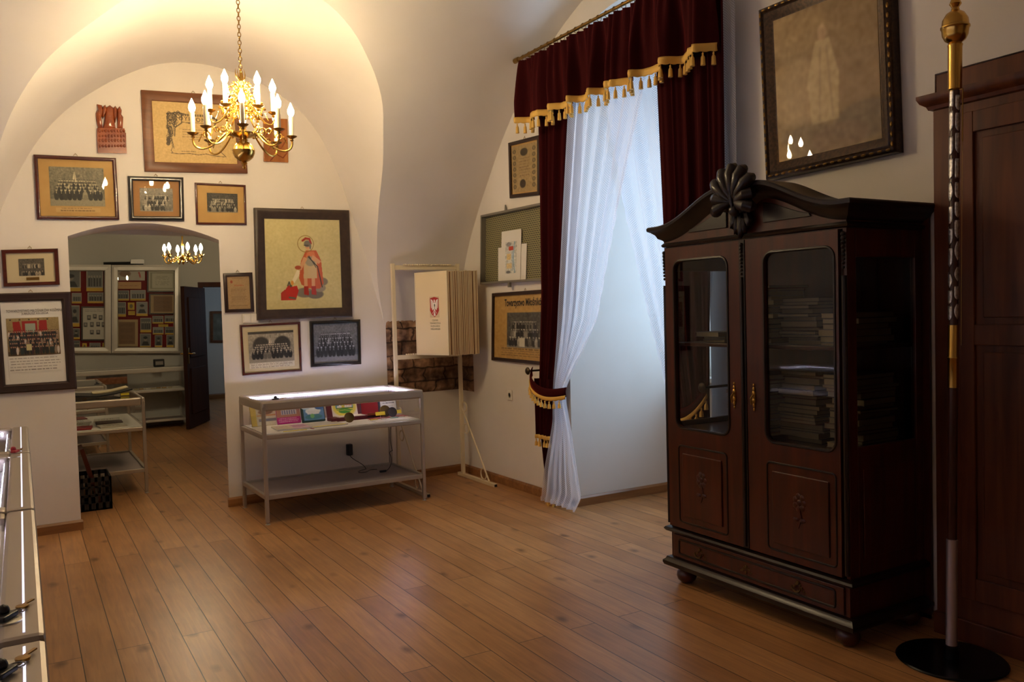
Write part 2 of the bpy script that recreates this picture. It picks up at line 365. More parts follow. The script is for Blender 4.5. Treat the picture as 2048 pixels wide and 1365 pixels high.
# ------------------------------------------------------------------ painting with numpy (pictures, prints, covers)
class Img:
    def __init__(s, w, h, c): s.w = w; s.h = h; s.a = np.empty((h, w, 3)); s.a[:] = np.array(c) / 255.0; s.y, s.x = np.mgrid[0:h, 0:w]; s.u = (s.x + .5) / w; s.v = (s.y + .5) / h
    def blend(s, mask, c, k=1.0): mask = (mask * k)[..., None]; s.a = s.a * (1 - mask) + np.array(c) / 255.0 * mask; return s
    def rect(s, u0, v0, u1, v1, c, k=1.0): return s.blend(((s.u >= u0) & (s.u < u1) & (s.v >= v0) & (s.v < v1)).astype(float), c, k)
    def ell(s, u, v, ru, rv, c, k=1.0): d = ((s.u - u) / ru) ** 2 + ((s.v - v) / rv) ** 2; return s.blend(np.clip((1 - d) * 3, 0, 1), c, k)
    def poly(s, pts, c, k=1.0):
        ins = np.zeros((s.h, s.w), bool); n = len(pts)
        for i in range(n):
            (x0, y0), (x1, y1) = pts[i], pts[(i + 1) % n]
            if y0 == y1: continue
            cond = ((y0 <= s.v) & (s.v < y1)) | ((y1 <= s.v) & (s.v < y0))
            ins ^= cond & (s.u < (x1 - x0) * (s.v - y0) / (y1 - y0) + x0)
        return s.blend(ins.astype(float), c, k)
    def line(s, pts, wd, c, k=1.0):
        asp = s.h / s.w
        for (x0, y0), (x1, y1) in zip(pts[:-1], pts[1:]):
            dx, dy = x1 - x0, (y1 - y0) * asp; L2 = dx * dx + dy * dy + 1e-12
            t = np.clip(((s.u - x0) * dx + (s.v - y0) * asp * dy) / L2, 0, 1)
            d = np.hypot(s.u - x0 - t * dx, (s.v - y0) * asp - t * dy); s.blend(np.clip((wd - d) / wd * 2, 0, 1), c, k)
        return s
    def ring(s, u, v, r, wd, c, k=1.0):
        d = np.hypot(s.u - u, (s.v - v) * s.h / s.w); return s.blend(np.clip((wd - abs(d - r)) / wd * 2, 0, 1), c, k)
    def textlines(s, u0, u1, v0, v1, n, c, seed=0, k=0.6, th=0.35):
        R = random.Random(seed)
        for i in range(n):
            v = v0 + (v1 - v0) * i / max(1, n); hh = (v1 - v0) / n * th; u = u0 + R.uniform(0, .04) * (u1 - u0); e = u1 - R.uniform(0, .12) * (u1 - u0)
            while u < e:
                w = R.uniform(.03, .1) * (u1 - u0); s.rect(u, v, min(u + w, e), v + hh, c, k * R.uniform(.7, 1)); u += w + .018 * (u1 - u0)
        return s
    def noise(s, amt, seed=0, blur=0):
        R = np.random.RandomState(seed); n = R.randn(s.h, s.w)
        for _ in range(blur):
            n = (n + np.roll(n, 1, 0) + np.roll(n, -1, 0) + np.roll(n, 1, 1) + np.roll(n, -1, 1)) / 5
        if blur: n /= n.std() + 1e-9
        s.a = np.clip(s.a + (n * amt / 255)[..., None], 0, 1); return s
    def vgrad(s, c0, c1): t = s.v[..., None]; s.a = np.array(c0) / 255 * (1 - t) + np.array(c1) / 255 * t; return s
def group_photo(w, h, seed, rows=4, tone=(1.0, 0.93, 0.8), bg=(120, 40), flag=None, arch=False, spread=(0.06, 0.94), top=0.38, bot=0.86, light=0.2, lit=1.0):
    R = random.Random(seed); im = Img(w, h, (100, 100, 100)); im.vgrad((bg[0],) * 3, (bg[0] * .8,) * 3)
    im.noise(9, seed, 3)
    if arch:
        im.rect(0, 0, 1, .08, (70,) * 3)
        for c in (.28, .74): im.ell(c, .45, .2, .3, (60,) * 3)
        im.rect(.44, .1, .56, .4, (165,) * 3)
    im.rect(0, bot - .02, 1, 1, (150,) * 3, .8)
    if flag: im.poly([(flag, top - .27), (flag + .035, top + .1), (flag - .05, top + .02)], (215,) * 3); im.line([(flag, top - .3), (flag, top + .1)], .004, (30,) * 3)
    for r in range(rows):
        t = r / max(1, rows - 1); v = top + (bot - .26 - top) * t; n = int(9 + 5 * (1 - t) + R.random() * 3)
        inset = .1 * (1 - t)
        for i in range(n):
            u = spread[0] + inset + (spread[1] - spread[0] - 2 * inset) * (i + .5 + R.uniform(-.2, .2)) / n
            g = R.choice([26, 30, 34, 40, 48]) if R.random() > light else R.choice([120, 150, 190])
            hw = .42 / n; rr = min(.021, hw * .62)
            im.ell(u, v + .15, hw * 1.25, .13, (g,) * 3)
            if r == rows - 1: im.rect(u - hw * .8, v + .12, u + hw * .8, bot, (g * .85,) * 3)
            im.ell(u, v + .012, rr, rr * w / h * 1.25, (178 + R.randint(-25, 25),) * 3)
            im.ell(u, v - .012, rr * .9, rr * w / h * .6, (60,) * 3, .8)
            if g < 60: im.ell(u, v + .075, rr * .35, .03, (200,) * 3, .8)
    im.noise(6, seed + 1)
    im.a = np.clip((im.a * lit) * np.array(tone), 0, 1); return im
def paint(name, img, quad, parent=None, material=None):
    """Grid of vertices carrying the painted colours; quad = TL, TR, BR, BL."""
    tl, tr, br, bl = (Vector(q) for q in quad); h, w = img.h, img.w
    u = (np.arange(w) / (w - 1))[None, :, None]; v = (np.arange(h) / (h - 1))[:, None, None]
    A = np.array
    pts = (A(tl) * (1 - u) + A(tr) * u) * (1 - v) + (A(bl) * (1 - u) + A(br) * u) * v
    pts = pts.reshape(-1, 3)
    o0 = A(WORLD.get(parent.name, (0, 0, 0))) if parent is not None else A([*(pts.mean(0)[:2]), pts[:, 2].min()])
    idx = np.arange(h * w).reshape(h, w)
    faces = np.stack([idx[:-1, :-1], idx[1:, :-1], idx[1:, 1:], idx[:-1, 1:]], -1).reshape(-1, 4)
    me = bpy.data.meshes.new(name); me.vertices.add(h * w); me.vertices.foreach_set('co', (pts - o0).ravel())
    me.loops.add(faces.size); me.loops.foreach_set('vertex_index', faces.ravel())
    me.polygons.add(len(faces)); me.polygons.foreach_set('loop_start', np.arange(0, faces.size, 4)); me.polygons.foreach_set('loop_total', np.full(len(faces), 4))
    me.update(calc_edges=True); me.validate()
    at = me.color_attributes.new('Col', 'FLOAT_COLOR', 'POINT')
    c = np.ones((h * w, 4)); c[:, :3] = srgb(img.a.reshape(-1, 3)); at.data.foreach_set('color', c.ravel())
    me.materials.append(material or PRINT)
    o = bpy.data.objects.new(name, me); COL.objects.link(o)
    if parent is not None: o.parent = parent; WORLD[o.name] = tuple(o0)
    else: o.location = o0; WORLD[o.name] = tuple(o0)
    return o
def lettering(name, text, origin, ex, ey, size, material, parent, align='CENTER', shear=0.0, spacing=1.0, width=None, bold=0.0):
    cu = bpy.data.curves.new(name, 'FONT'); cu.body = text; cu.size = size; cu.align_x = align; cu.align_y = 'CENTER'; cu.shear = shear; cu.space_character = spacing; cu.offset = bold
    to = bpy.data.objects.new('text_source', cu); COL.objects.link(to)
    bpy.context.view_layer.update()
    me = bpy.data.meshes.new_from_object(to.evaluated_get(bpy.context.evaluated_depsgraph_get()))
    bpy.data.objects.remove(to); bpy.data.curves.remove(cu)
    ex = Vector(ex).normalized(); ey = Vector(ey).normalized(); o0 = Vector(WORLD.get(parent.name, (0, 0, 0)))
    xs = [v.co.x for v in me.vertices]; k = 1.0
    if width and xs: k = width / (max(xs) - min(xs))
    for v in me.vertices: v.co = Vector(origin) + ex * v.co.x * k + ey * v.co.y - o0
    me.materials.clear(); me.materials.append(material); me.name = name
    o = bpy.data.objects.new(name, me); COL.objects.link(o); o.parent = parent; WORLD[o.name] = tuple(o0); return o
INK = mat('dark_ink', rgb(52, 42, 34), 0.7)
INKRED = mat('red_ink', rgb(150, 60, 40), 0.7)
# ------------------------------------------------------------------ the room shell
XL = -1.0
NY0, NY1, NX = 3.80, 5.335, 4.95         # window niche
# floor
fb = MB(); fb.add([(-1.3, -3, 0), (5.4, -3, 0), (5.4, 17, 0), (-1.3, 17, 0)], [(0, 1, 2, 3)])
struct(fb.build('floor', OAK), 'oak plank floor running through both rooms', 'floor')
def arch_z(t, spring, rise): return spring + rise * math.sqrt(max(0.0, 1 - t * t))
def arched_wall(mb, P, a0, a1, h, o0, o1, spring, rise, n=24):
    """Wall from a0 to a1, height h, with an arched opening o0..o1; P(a, z) -> point."""
    mb.add([P(a0, 0), P(o0, 0), P(o0, h), P(a0, h)], [(0, 1, 2, 3)])
    mb.add([P(o1, 0), P(a1, 0), P(a1, h), P(o1, h)], [(0, 1, 2, 3)])
    for i in range(n):
        s0 = o0 + (o1 - o0) * i / n; s1 = o0 + (o1 - o0) * (i + 1) / n
        z0 = arch_z(2 * i / n - 1, spring, rise); z1 = arch_z(2 * (i + 1) / n - 1, spring, rise)
        mb.add([P(s0, z0), P(s1, z1), P(s1, h), P(s0, h)], [(0, 1, 2, 3)])
def reveal(mb, P, Q, o0, o1, q0, q1, spring, rise, n=24):
    """Jambs and soffit between the opening in P and the opening in Q."""
    a = [(o0, 0), (o0, spring)]; b = [(q0, 0), (q0, spring)]
    for i in range(n + 1):
        t = 2 * i / n - 1; z = arch_z(t, spring, rise)
        a.append((o0 + (o1 - o0) * i / n, z)); b.append((q0 + (q1 - q0) * i / n, z))
    a += [(o1, spring), (o1, 0)]; b += [(q1, spring), (q1, 0)]
    mb.grid([[P(*p) for p in a], [Q(*p) for p in b]])
# back wall with the low arched passage
OP0, OP1, OPS, OPR = 0.335, 1.42, 2.10, 0.19
Pb = lambda a, z: (a, YB(a), z)
Pb2 = lambda a, z: (a, YB(a) + 0.5, z)
def seg(t): return 0
w = MB()
def arch_seg(i, n, s): # flat segmental curve of the passage
    t = 2 * i / n - 1; return s + OPR * (1 - t * t)
n = 24
w.add([Pb(XL, 0), Pb(OP0, 0), Pb(OP0, 4.4), Pb(XL, 4.4)], [(0, 1, 2, 3)]); w.add([Pb(OP1, 0), Pb(XR, 0), Pb(XR, 4.4), Pb(OP1, 4.4)], [(0, 1, 2, 3)])
PS = 2.18; OPR = 0.115
a = [(OP0, 0)]; b = [(OP0 - 0.02, 0)]
for i in range(n + 1):
    s = OP0 + (OP1 - OP0) * i / n; z = arch_seg(i, n, PS); a.append((s, z)); b.append((OP0 - 0.02 + (OP1 + 0.16 - OP0) * i / n, z))
    if i < n:
        s1 = OP0 + (OP1 - OP0) * (i + 1) / n; z1 = arch_seg(i + 1, n, PS)
        w.add([Pb(s, z), Pb(s1, z1), Pb(s1, 4.4), Pb(s, 4.4)], [(0, 1, 2, 3)])
a.append((OP1, 0)); b.append((OP1 + 0.14, 0))
w.grid([[Pb(*p) for p in a], [Pb2(*p) for p in b]])
struct(w.build('wall_back', PLASTER, fix=False), 'white plaster end wall with an arched passage and many framed photographs')
# right wall with the window niche, then a recess for the wardrobe
w = MB(); Pr = lambda a, z: (XR, a, z); Pn = lambda a, z: (NX, a, z)
arched_wall(w, Pr, 2.33, YB(XR), 4.4, NY0, NY1, 3.27, 0.40)
reveal(w, Pr, Pn, NY0, NY1, NY0, NY1, 3.27, 0.40)
WY0, WY1, WZ0, WZ1 = 3.98, 5.16, 0.95, 3.05
for y0, y1, z0, z1 in ((NY0, NY1, 0, WZ0), (NY0, NY1, WZ1, 3.7), (NY0, WY0, WZ0, WZ1), (WY1, NY1, WZ0, WZ1)):
    w.bx(NX, NX + 0.25, y0, y1, z0, z1)
w.add([(XR, 2.33, 0), (4.3, 2.33, 0), (4.3, 2.33, 4.4), (XR, 2.33, 4.4)], [(0, 1, 2, 3)])
w.add([(4.3, 2.33, 0), (4.3, -3, 0), (4.3, -3, 4.4), (4.3, 2.33, 4.4)], [(0, 1, 2, 3)])
w.add([(XR, 2.33, 2.575), (XR, -3, 2.575), (XR, -3, 4.4), (XR, 2.33, 4.4)], [(0, 1, 2, 3)])      # wall over the wardrobe alcove
w.add([(XR, 2.33, 2.575), (4.3, 2.33, 2.575), (4.3, -3, 2.575), (XR, -3, 2.575)], [(0, 1, 2, 3)])
struct(w.build('wall_right', PLASTER, fix=False), 'white plaster side wall with a deep arched window niche')
w = MB(); w.add([(XL, -3, 0), (XL, YB(XL), 0), (XL, YB(XL), 4.4), (XL, -3, 4.4)], [(0, 1, 2, 3)])
struct(w.build('wall_left', PLASTER))
w = MB(); w.add([(XL, -3, 0), (4.3, -3, 0), (4.3, -3, 4.4), (XL, -3, 4.4)], [(0, 1, 2, 3)])
struct(w.build('wall_front', PLASTER))
# groin vault
LB = [(-0.30, 1.40), (-0.27, 1.65), (-0.2, 1.98), (-0.1, 2.3), (-0.017, 2.5), (0.068, 2.683), (0.17, 2.869), (0.29, 3.03), (0.423, 3.167), (0.684, 3.366), (0.954, 3.516), (1.12, 3.563), (1.27, 3.58), (1.405, 3.58), (1.723, 3.523),
      (1.95, 3.425), (2.139, 3.304), (2.31, 3.108), (2.40, 2.93), (2.485, 2.732), (2.58, 2.429), (2.69, 2.09), (2.775, 1.764), (2.835, 1.55), (2.87, 1.40)]
RD = [(0.0, 1.45), (0.035, 1.68), (0.08, 1.86), (0.14, 2.0), (0.27, 2.235), (0.473, 2.513), (0.87, 2.985), (1.30, 3.392), (1.83, 3.685), (2.13, 3.807), (2.6, 3.93), (3.2, 4.02), (4.0, 4.06), (10.4, 4.06)]
def smooth_curve(pts, n):
    P = np.array(pts, float); t = np.concatenate([[0], np.cumsum(np.hypot(*np.diff(P, axis=0).T))])
    tt = np.linspace(0, t[-1], n * 6); q = np.stack([np.interp(tt, t, P[:, k]) for k in (0, 1)], 1)
    for _ in range(40):
        q[1:-1] = 0.25 * q[:-2] + 0.5 * q[1:-1] + 0.25 * q[2:]
    return q
lb = smooth_curve(LB, 60); lb = lb[np.linspace(0, len(lb) - 1, 90).astype(int)]
rd = smooth_curve(RD[:-1], 60)
def zr(d): return float(np.interp(d, rd[:, 0], rd[:, 1]))
CX, KX, KZ = 1.30, 0.16, 0.05
def vb(xw, zw, d): x = CX + (xw - CX) * (1 + KX * d); return (x, YB(x) - d, zw + KZ * d)
dg = []
for xw, zw in lb:
    lo, hi = 0.0, 3.0
    if zr(0) >= zw: dg.append(0.0); continue
    for _ in range(50):
        m = (lo + hi) / 2
        if zr(m) < zw + KZ * m: lo = m
        else: hi = m
    dg.append(lo)
dg = np.array(dg); ap = int(dg.argmax())
v = MB()
v.grid([[vb(lb[i, 0], lb[i, 1], dg[i] * j / 16) for j in range(17)] for i in range(len(lb))])
def strip(idx, xe):
    rows = []
    for i in idx:
        g = vb(lb[i, 0], lb[i, 1], dg[i]); x0 = g[0]
        rows.append([(x0 + (xe - x0) * k / 8, YB(x0 + (xe - x0) * k / 8) - dg[i], g[2]) for k in range(9)])
    v.grid(rows)
strip(range(ap, len(lb)), XR + 0.02); strip(range(0, ap + 1), XL - 0.02)
gx = vb(lb[ap, 0], lb[ap, 1], dg[ap])[0]
xs = sorted(set(list(np.linspace(XL - 0.02, gx, 9)) + list(np.linspace(gx, XR + 0.02, 9)) + [4.32]))
ds = list(np.linspace(dg[ap], 4.2, 24)) + [6, 8, 10.35]
v.grid([[(x, YB(x) - d, zr(d) if j else vb(lb[ap, 0], lb[ap, 1], dg[ap])[2]) for x in xs] for j, d in enumerate(ds)])
struct(v.build('ceiling', PLASTER, smooth=True, angle=16, fix=False), 'cream plaster groin vault over the room', 'ceiling')
# exposed stonework at the corner
def stone_face(mb, P, a0, a1, z0, z1, seed):
    R = random.Random(seed); nx = max(3, int((a1 - a0) / 0.02)); nz = int((z1 - z0) / 0.02); rows = []
    for j in range(nz + 1):
        row = []
        for i in range(nx + 1):
            a_ = a0 + (a1 - a0) * i / nx; z = z0 + (z1 - z0) * j / nz; edge = i in (0, nx) or j in (0, nz)
            course = int((z - z0) / 0.165); za = ((z - z0) / 0.165) % 1; xa = ((a_ - a0) / 0.21 + 0.5 * (course % 2) + 0.13 * course) % 1
            joint = min(za, 1 - za, 1.2 * xa, 1.2 * (1 - xa)); h = 0.002 if edge else (0.004 + 0.022 * min(1, joint * 5)) + R.uniform(-.004, .004)
            row.append(P(a_, z, max(0.001, h)))
        rows.append(row)
    mb.grid(rows)
w = MB(); stone_face(w, lambda a_, z, h: BACK.P(a_ * 1.0021, z, h), 2.872, XR - 0.012, 0.80, 1.485, 3)
struct(w.build('wall_stonework', STONE, smooth=True, angle=60), 'patch of exposed old brown stone masonry low in the corner', 'stonework')
w = MB(); stone_face(w, lambda a_, z, h: RIGHT.P(-a_, z, h), 6.93, YB(XR) - 0.02, 0.79, 1.30, 4)
struct(w.build('wall_stonework', STONE, smooth=True, angle=60), 'narrow strip of exposed stone on the side wall behind the stand', 'stonework')
# skirting boards
def skirt(name, p0, p1, nrm, h=0.075, t=0.022, label=None):
    p0 = Vector((*p0, 0)); p1 = Vector((*p1, 0)); nv = Vector((*nrm, 0)).normalized(); mb = MB()
    prof = [(0, 0.001), (t, 0.001), (t, h * .8), (t * .45, h), (0, h)]
    mb.grid([[tuple(p + nv * a_ + Vector((0, 0, z))) for a_, z in prof] for p in (p0, p1)])
    for p in (p0, p1): mb.add([tuple(p + nv * a_ + Vector((0, 0, z))) for a_, z in prof], [tuple(range(5))])
    return struct(mb.build(name, SKIRT), label, 'skirting board')
skirt('baseboard_back', (XL, YB(XL)), (OP0 + 0.012, YB(OP0)), (0.065, -1))
skirt('baseboard_back', (OP1 - 0.012, YB(OP1)), (XR, YB(XR)), (0.065, -1))
skirt('baseboard_right', (XR, YB(XR)), (XR, NY1 - 0.022), (-1, 0))
skirt('baseboard_niche', (XR - 0.022, NY1), (NX, NY1), (0, -1))
skirt('baseboard_niche', (NX, NY0), (NX, NY1), (-1, 0))
skirt('baseboard_right', (XR, NY0), (XR, 2.33), (-1, 0))
skirt('baseboard_left', (XL, -3), (XL, YB(XL)), (1, 0))
# window in the niche
wf = MB()
fx0, fx1 = NX + 0.06, NX + 0.13
for y0, y1, z0, z1 in ((WY0, WY0 + .07, WZ0, WZ1), (WY1 - .07, WY1, WZ0, WZ1), (WY0, WY1, WZ0, WZ0 + .08), (WY0, WY1, WZ1 - .08, WZ1), (4.535, 4.605, WZ0, WZ1), (WY0, WY1, 2.2, 2.27), (WY0, WY1, 1.55, 1.58)):
    wf.bx(fx0, fx1, y0, y1, z0, z1)
win = struct(wf.build('window_1', WHITE), 'white framed niche window behind the curtains', 'window')
for y0, y1 in ((WY0 + .07, 4.535), (4.605, WY1 - .07)):
    for z0, z1 in ((WZ0 + .08, 1.55), (1.58, 2.2), (2.27, WZ1 - .08)):
        MB().bx(NX + .09, NX + .094, y0, y1, z0, z1).build('pane', GLASS, win)
w = MB(); w.bx(NX - 0.16, NX + 0.02, NY0, NY1, WZ0 - 0.035, WZ0); struct(w.build('windowsill_1', WHITE), 'white sill under the niche window', 'windowsill')
# back room shell
BL, BR = -1.15, 4.3
yb2 = lambda x: YB(x) + 0.5
w = MB()
w.add([(BL, yb2(BL), 0), (OP0 - .02, yb2(OP0), 0), (OP0 - .02, yb2(OP0), 4), (BL, yb2(BL), 4)], [(0, 1, 2, 3)])
w.add([(OP1 + .14, yb2(OP1), 0), (BR, yb2(BR), 0), (BR, yb2(BR), 4), (OP1 + .14, yb2(OP1), 4)], [(0, 1, 2, 3)])
w.add([(OP0 - .02, yb2(OP0), 2.25), (OP1 + .14, yb2(OP1), 2.25), (OP1 + .14, yb2(OP1), 4), (OP0 - .02, yb2(OP0), 4)], [(0, 1, 2, 3)])
w.add([(BL, yb2(BL), 0), (BL, YF, 0), (BL, YF, 4), (BL, yb2(BL), 4)], [(0, 1, 2, 3)])
w.add([(BR, yb2(BR), 0), (BR, YF, 0), (BR, YF, 4), (BR, yb2(BR), 4)], [(0, 1, 2, 3)])
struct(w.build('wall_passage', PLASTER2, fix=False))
DX0, DX1, DZ = 2.40, 3.35, 2.02
w = MB()
for x0, x1, z0, z1 in ((BL, DX0, 0, 4), (DX1, BR, 0, 4), (DX0, DX1, DZ, 4)): w.bx(x0, x1, YF, YF + 0.2, z0, z1)
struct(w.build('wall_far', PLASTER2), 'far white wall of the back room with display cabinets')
w = MB()
for k in range(12):
    y0 = yb2(1.5) - .12 + (YF - yb2(1.5) + .14) * k / 12; y1 = yb2(1.5) - .12 + (YF - yb2(1.5) + .14) * (k + 1) / 12
    w.add([(BL - .02, y0, 3.2 + .6 * math.sin(PI * k / 12)), (BR + .02, y0, 3.2 + .6 * math.sin(PI * k / 12)), (BR + .02, y1, 3.2 + .6 * math.sin(PI * (k + 1) / 12)), (BL - .02, y1, 3.2 + .6 * math.sin(PI * (k + 1) / 12))], [(0, 1, 2, 3)])
struct(w.build('ceiling_passage', PLASTER2, smooth=True, fix=False))
# door lining and hall beyond
w = MB()
w.bx(DX0 - .07, DX0, YF - .025, YF + .2, 0, DZ + .07); w.bx(DX1, DX1 + .07, YF - .025, YF + .2, 0, DZ + .07); w.bx(DX0, DX1, YF - .025, YF + .2, DZ, DZ + .07)
struct(w.build('trim_1', DARKWOOD), 'dark wooden lining of the far doorway', 'door frame')
w = MB()
for q in ([(1.2, 16.6, 0), (4.28, 16.6, 0), (4.28, 16.6, 3.4), (1.2, 16.6, 3.4)], [(1.2, YF + .2, 0), (1.2, 16.6, 0), (1.2, 16.6, 3.4), (1.2, YF + .2, 3.4)], [(4.28, YF + .2, 0), (4.28, 16.6, 0), (4.28, 16.6, 3.4), (4.28, YF + .2, 3.4)],
          [(1.2, YF + .2, 3.4), (4.28, YF + .2, 3.4), (4.28, 16.6, 3.4), (1.2, 16.6, 3.4)]):
    w.add(q, [(0, 1, 2, 3)])
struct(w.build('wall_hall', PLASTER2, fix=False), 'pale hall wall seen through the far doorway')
skirt('baseboard_hall', (1.2, 16.6), (4.28, 16.6), (0, -1), h=0.1)
# the open dark door
dr = thing('door_1', (DX0 - 0.02, YF - 0.03, 0), 'dark panelled wooden door standing open in the back room', 'door'); dr['kind'] = 'structure'
hx, hy = DX0 - 0.03, YF - 0.05; ang = math.atan2(12.28 - hy, 1.93 - hx); L = 1.0
rot = Matrix.Rotation(ang, 4, 'Z')
def D(a_, b_, z): p = rot @ Vector((a_, b_, 0)); return (hx + p.x, hy + p.y, z)
m_ = MB()
m_.prism([(0, 0), (0.95, 0), (0.95, 0.05), (0, 0.05)], 0.01, 2.0, lambda a_, b_, h: D(a_, b_, h))
m_.build('leaf', DOORWOOD, dr)
for z0, z1 in ((0.2, 0.85), (1.0, 1.85)):
    m_ = MB()
    for s in (-1, 1):
        m_.prism([(0.14, 0.05 if s > 0 else 0), (0.81, 0.05 if s > 0 else 0), (0.81, 0.062 if s > 0 else -.012), (0.14, 0.062 if s > 0 else -.012)], z0, z1, lambda a_, b_, h: D(a_, b_, h))
    m_.build('panel', DOORWOOD, dr, bevel=0.006)
m_ = MB()
for s in (1, -1):
    b0 = 0.05 if s > 0 else 0.0
    m_.prism([(0.86, b0), (0.90, b0), (0.90, b0 + s * .008), (0.86, b0 + s * .008)], 0.92, 1.14, lambda a_, b_, h: D(a_, b_, h))
    m_.tube([D(0.88, b0, 1.06), D(0.88, b0 + s * 0.05, 1.06), D(0.78, b0 + s * 0.055, 1.055)], 0.011)
m_.build('handle', BRASS, dr, smooth=True)
# ------------------------------------------------------------------ chandeliers
def rotz(p, a): c, s = math.cos(a), math.sin(a); return (p[0] * c - p[1] * s, p[0] * s + p[1] * c, p[2])
def bezier(P, n):
    out = []
    for i in range(n + 1):
        t = i / n; q = [Vector(p) for p in P]
        while len(q) > 1: q = [q[k] * (1 - t) + q[k + 1] * t for k in range(len(q) - 1)]
        out.append(tuple(q[0]))
    return out
def spiral(c, r0, r1, turns, n, a0, flip=1):
    return [(c[0] + (r0 + (r1 - r0) * i / n) * math.cos(a0 + flip * 2 * PI * turns * i / n), 0.0, c[2] + (r0 + (r1 - r0) * i / n) * math.sin(a0 + flip * 2 * PI * turns * i / n)) for i in range(n + 1)]
def candle_parts(arm, x, z, hgt, bulbmat, scale=1.0, dish=True):
    if dish:
        m = MB(); m.lathe([(0.006, z - 0.03), (0.012, z - 0.022), (0.008, z - 0.014), (0.03, z - 0.002), (0.034, z + 0.003), (0.03, z + 0.003), (0.01, z)], (x, 0, 0), 16)
        m.build('drip_pan', OLDBRASS, arm, smooth=True)
    c = MB(); c.lathe([(0.0135, z), (0.0135, z + hgt), (0.007, z + hgt + .002)], (x, 0, 0), 14); c.build('candle_tube', IVORY, arm, smooth=True)
    b = MB(); zb = z + hgt; b.lathe([(0.008, zb), (0.016, zb + .012), (0.0205, zb + .027), (0.0185, zb + .043), (0.0105, zb + .062), (0.003, zb + .08), (0.0, zb + .086)], (x, 0, 0), 14)
    b.build('bulb', bulbmat, arm, smooth=True)
def ring_links(mb, x, y, z0, z1, link=0.032, r=0.0026):
    k = int((z1 - z0) / (link * 0.78)); 
    for i in range(k + 1):
        zc = z0 + (z1 - z0) * (i + .5) / (k + 1); a = 0 if i % 2 else PI / 2; pts = []
        for j in range(10):
            t = 2 * PI * j / 10; px = 0.0095 * math.cos(t); pz = link / 2 * math.sin(t); pts.append((x + px * math.cos(a), y + px * math.sin(a), zc + pz))
        mb.tube(pts, r, 5, closed=True)
CHX, CHY = 1.238, 5.30
ch = thing('chandelier', (CHX, CHY, 2.46), 'large brass chandelier with two tiers of lit candle bulbs under the vault', 'chandelier')
WORLD[ch.name] = (0, 0, 2.46)          # its parts are modelled about the vertical axis x = y = 0
zt = zr(YB(CHX) - CHY)
m = MB(); m.lathe([(0.0, 2.462), (0.006, 2.464), (0.012, 2.474), (0.006, 2.484), (0.014, 2.492), (0.02, 2.5), (0.012, 2.506), (0.034, 2.516), (0.055, 2.535), (0.066, 2.562), (0.066, 2.575), (0.068, 2.577), (0.066, 2.58), (0.058, 2.605), (0.038, 2.625), (0.022, 2.634), (0.03, 2.642), (0.018, 2.65),
    (0.06, 2.662), (0.088, 2.672), (0.09, 2.68), (0.07, 2.683), (0.03, 2.69), (0.018, 2.71), (0.026, 2.73), (0.012, 2.75), (0.022, 2.77), (0.03, 2.80), (0.018, 2.83), (0.032, 2.85), (0.032, 2.862), (0.012, 2.87), (0.016, 2.90), (0.024, 2.915), (0.011, 2.93), (0.011, 2.96), (0.026, 2.985), (0.03, 2.995), (0.012, 3.0), (0.008, 3.02), (0.01, 3.05), (0.004, 3.06)], n=28)
m.build('stem', BRASS, ch, smooth=True, angle=50)
m = MB()
for k in range(5): m.tube(bezier([(0.004 * (k - 2), 0, 3.0), (0.02 * (k - 2), 0.004 * k, 3.03), (0.012 * (k - 2) - .006, 0, 3.075)], 6), [0.004, 0.005, 0.005, 0.004, 0.003, 0.002, 0.001], 6)
m.build('finial', BRASS, ch, smooth=True)
m = MB(); ring_links(m, 0, 0, 3.05, zt - 0.015); m.build('chain', OLDBRASS, ch, smooth=True)
m = MB(); m.lathe([(0.0, zt - .05), (0.02, zt - .045), (0.045, zt - .01), (0.048, zt + 0.02)], n=20); m.build('ceiling_rose', OLDBRASS, ch, smooth=True)
def brass_arm(R, zh, z_dish, hgt, r=0.0062, hub=0.07):
    m = MB(); m.tube(bezier([(hub, 0, zh), (hub + .05, 0, zh + .06), (hub + .055, 0, zh - .11), (R - .03, 0, zh - .13), (R + .015, 0, z_dish - .09), (R, 0, z_dish - .02)], 22), r, 8)
    m.tube(spiral((hub + .045, 0, zh + .028), .026, .006, 1.3, 18, -PI / 2), r * .7, 6)
    m.tube(spiral((R - .075, 0, zh - .005), .024, .005, 1.2, 18, PI, -1), r * .7, 6)
    m.tube(bezier([(R - .03, 0, z_dish - .05), (R - .06, 0, z_dish + .01), (R - .045, 0, z_dish - .005)], 8), r * .6, 6)
    m.ball((hub + .02, 0, zh), .011, 10)
    arm = m.build('arm', BRASS, ch, smooth=True)
    candle_parts(arm, R, z_dish, hgt, BULB)
    return arm
cam_az = math.atan2(-CHY, -CHX)
a0 = brass_arm(0.29, 2.672, 2.672, 0.125); a0.rotation_euler.z = cam_az
for k in range(1, 8): c = copy_tree(a0, ch); c.rotation_euler.z = cam_az + k * PI / 4
a1 = brass_arm(0.185, 2.845, 2.815, 0.125, 0.005, 0.03); a1.rotation_euler.z = cam_az + PI / 6
for k in range(1, 6): c = copy_tree(a1, ch); c.rotation_euler.z = cam_az + PI / 6 + k * PI / 3
def rosette(z, R, s):
    m = MB(); m.tube([(0, 0, z), (R - s, 0, z)], .003, 6)
    m.tube(spiral((R, 0, z), s, s * .25, 1.6, 26, PI), .0042, 6)
    for j in range(7):
        t = 2 * PI * j / 7; m.ball((R + s * 1.12 * math.cos(t), 0, z + s * 1.12 * math.sin(t)), s * .24, 8)
    return m.build('scroll_ornament', BRASS, ch, smooth=True)
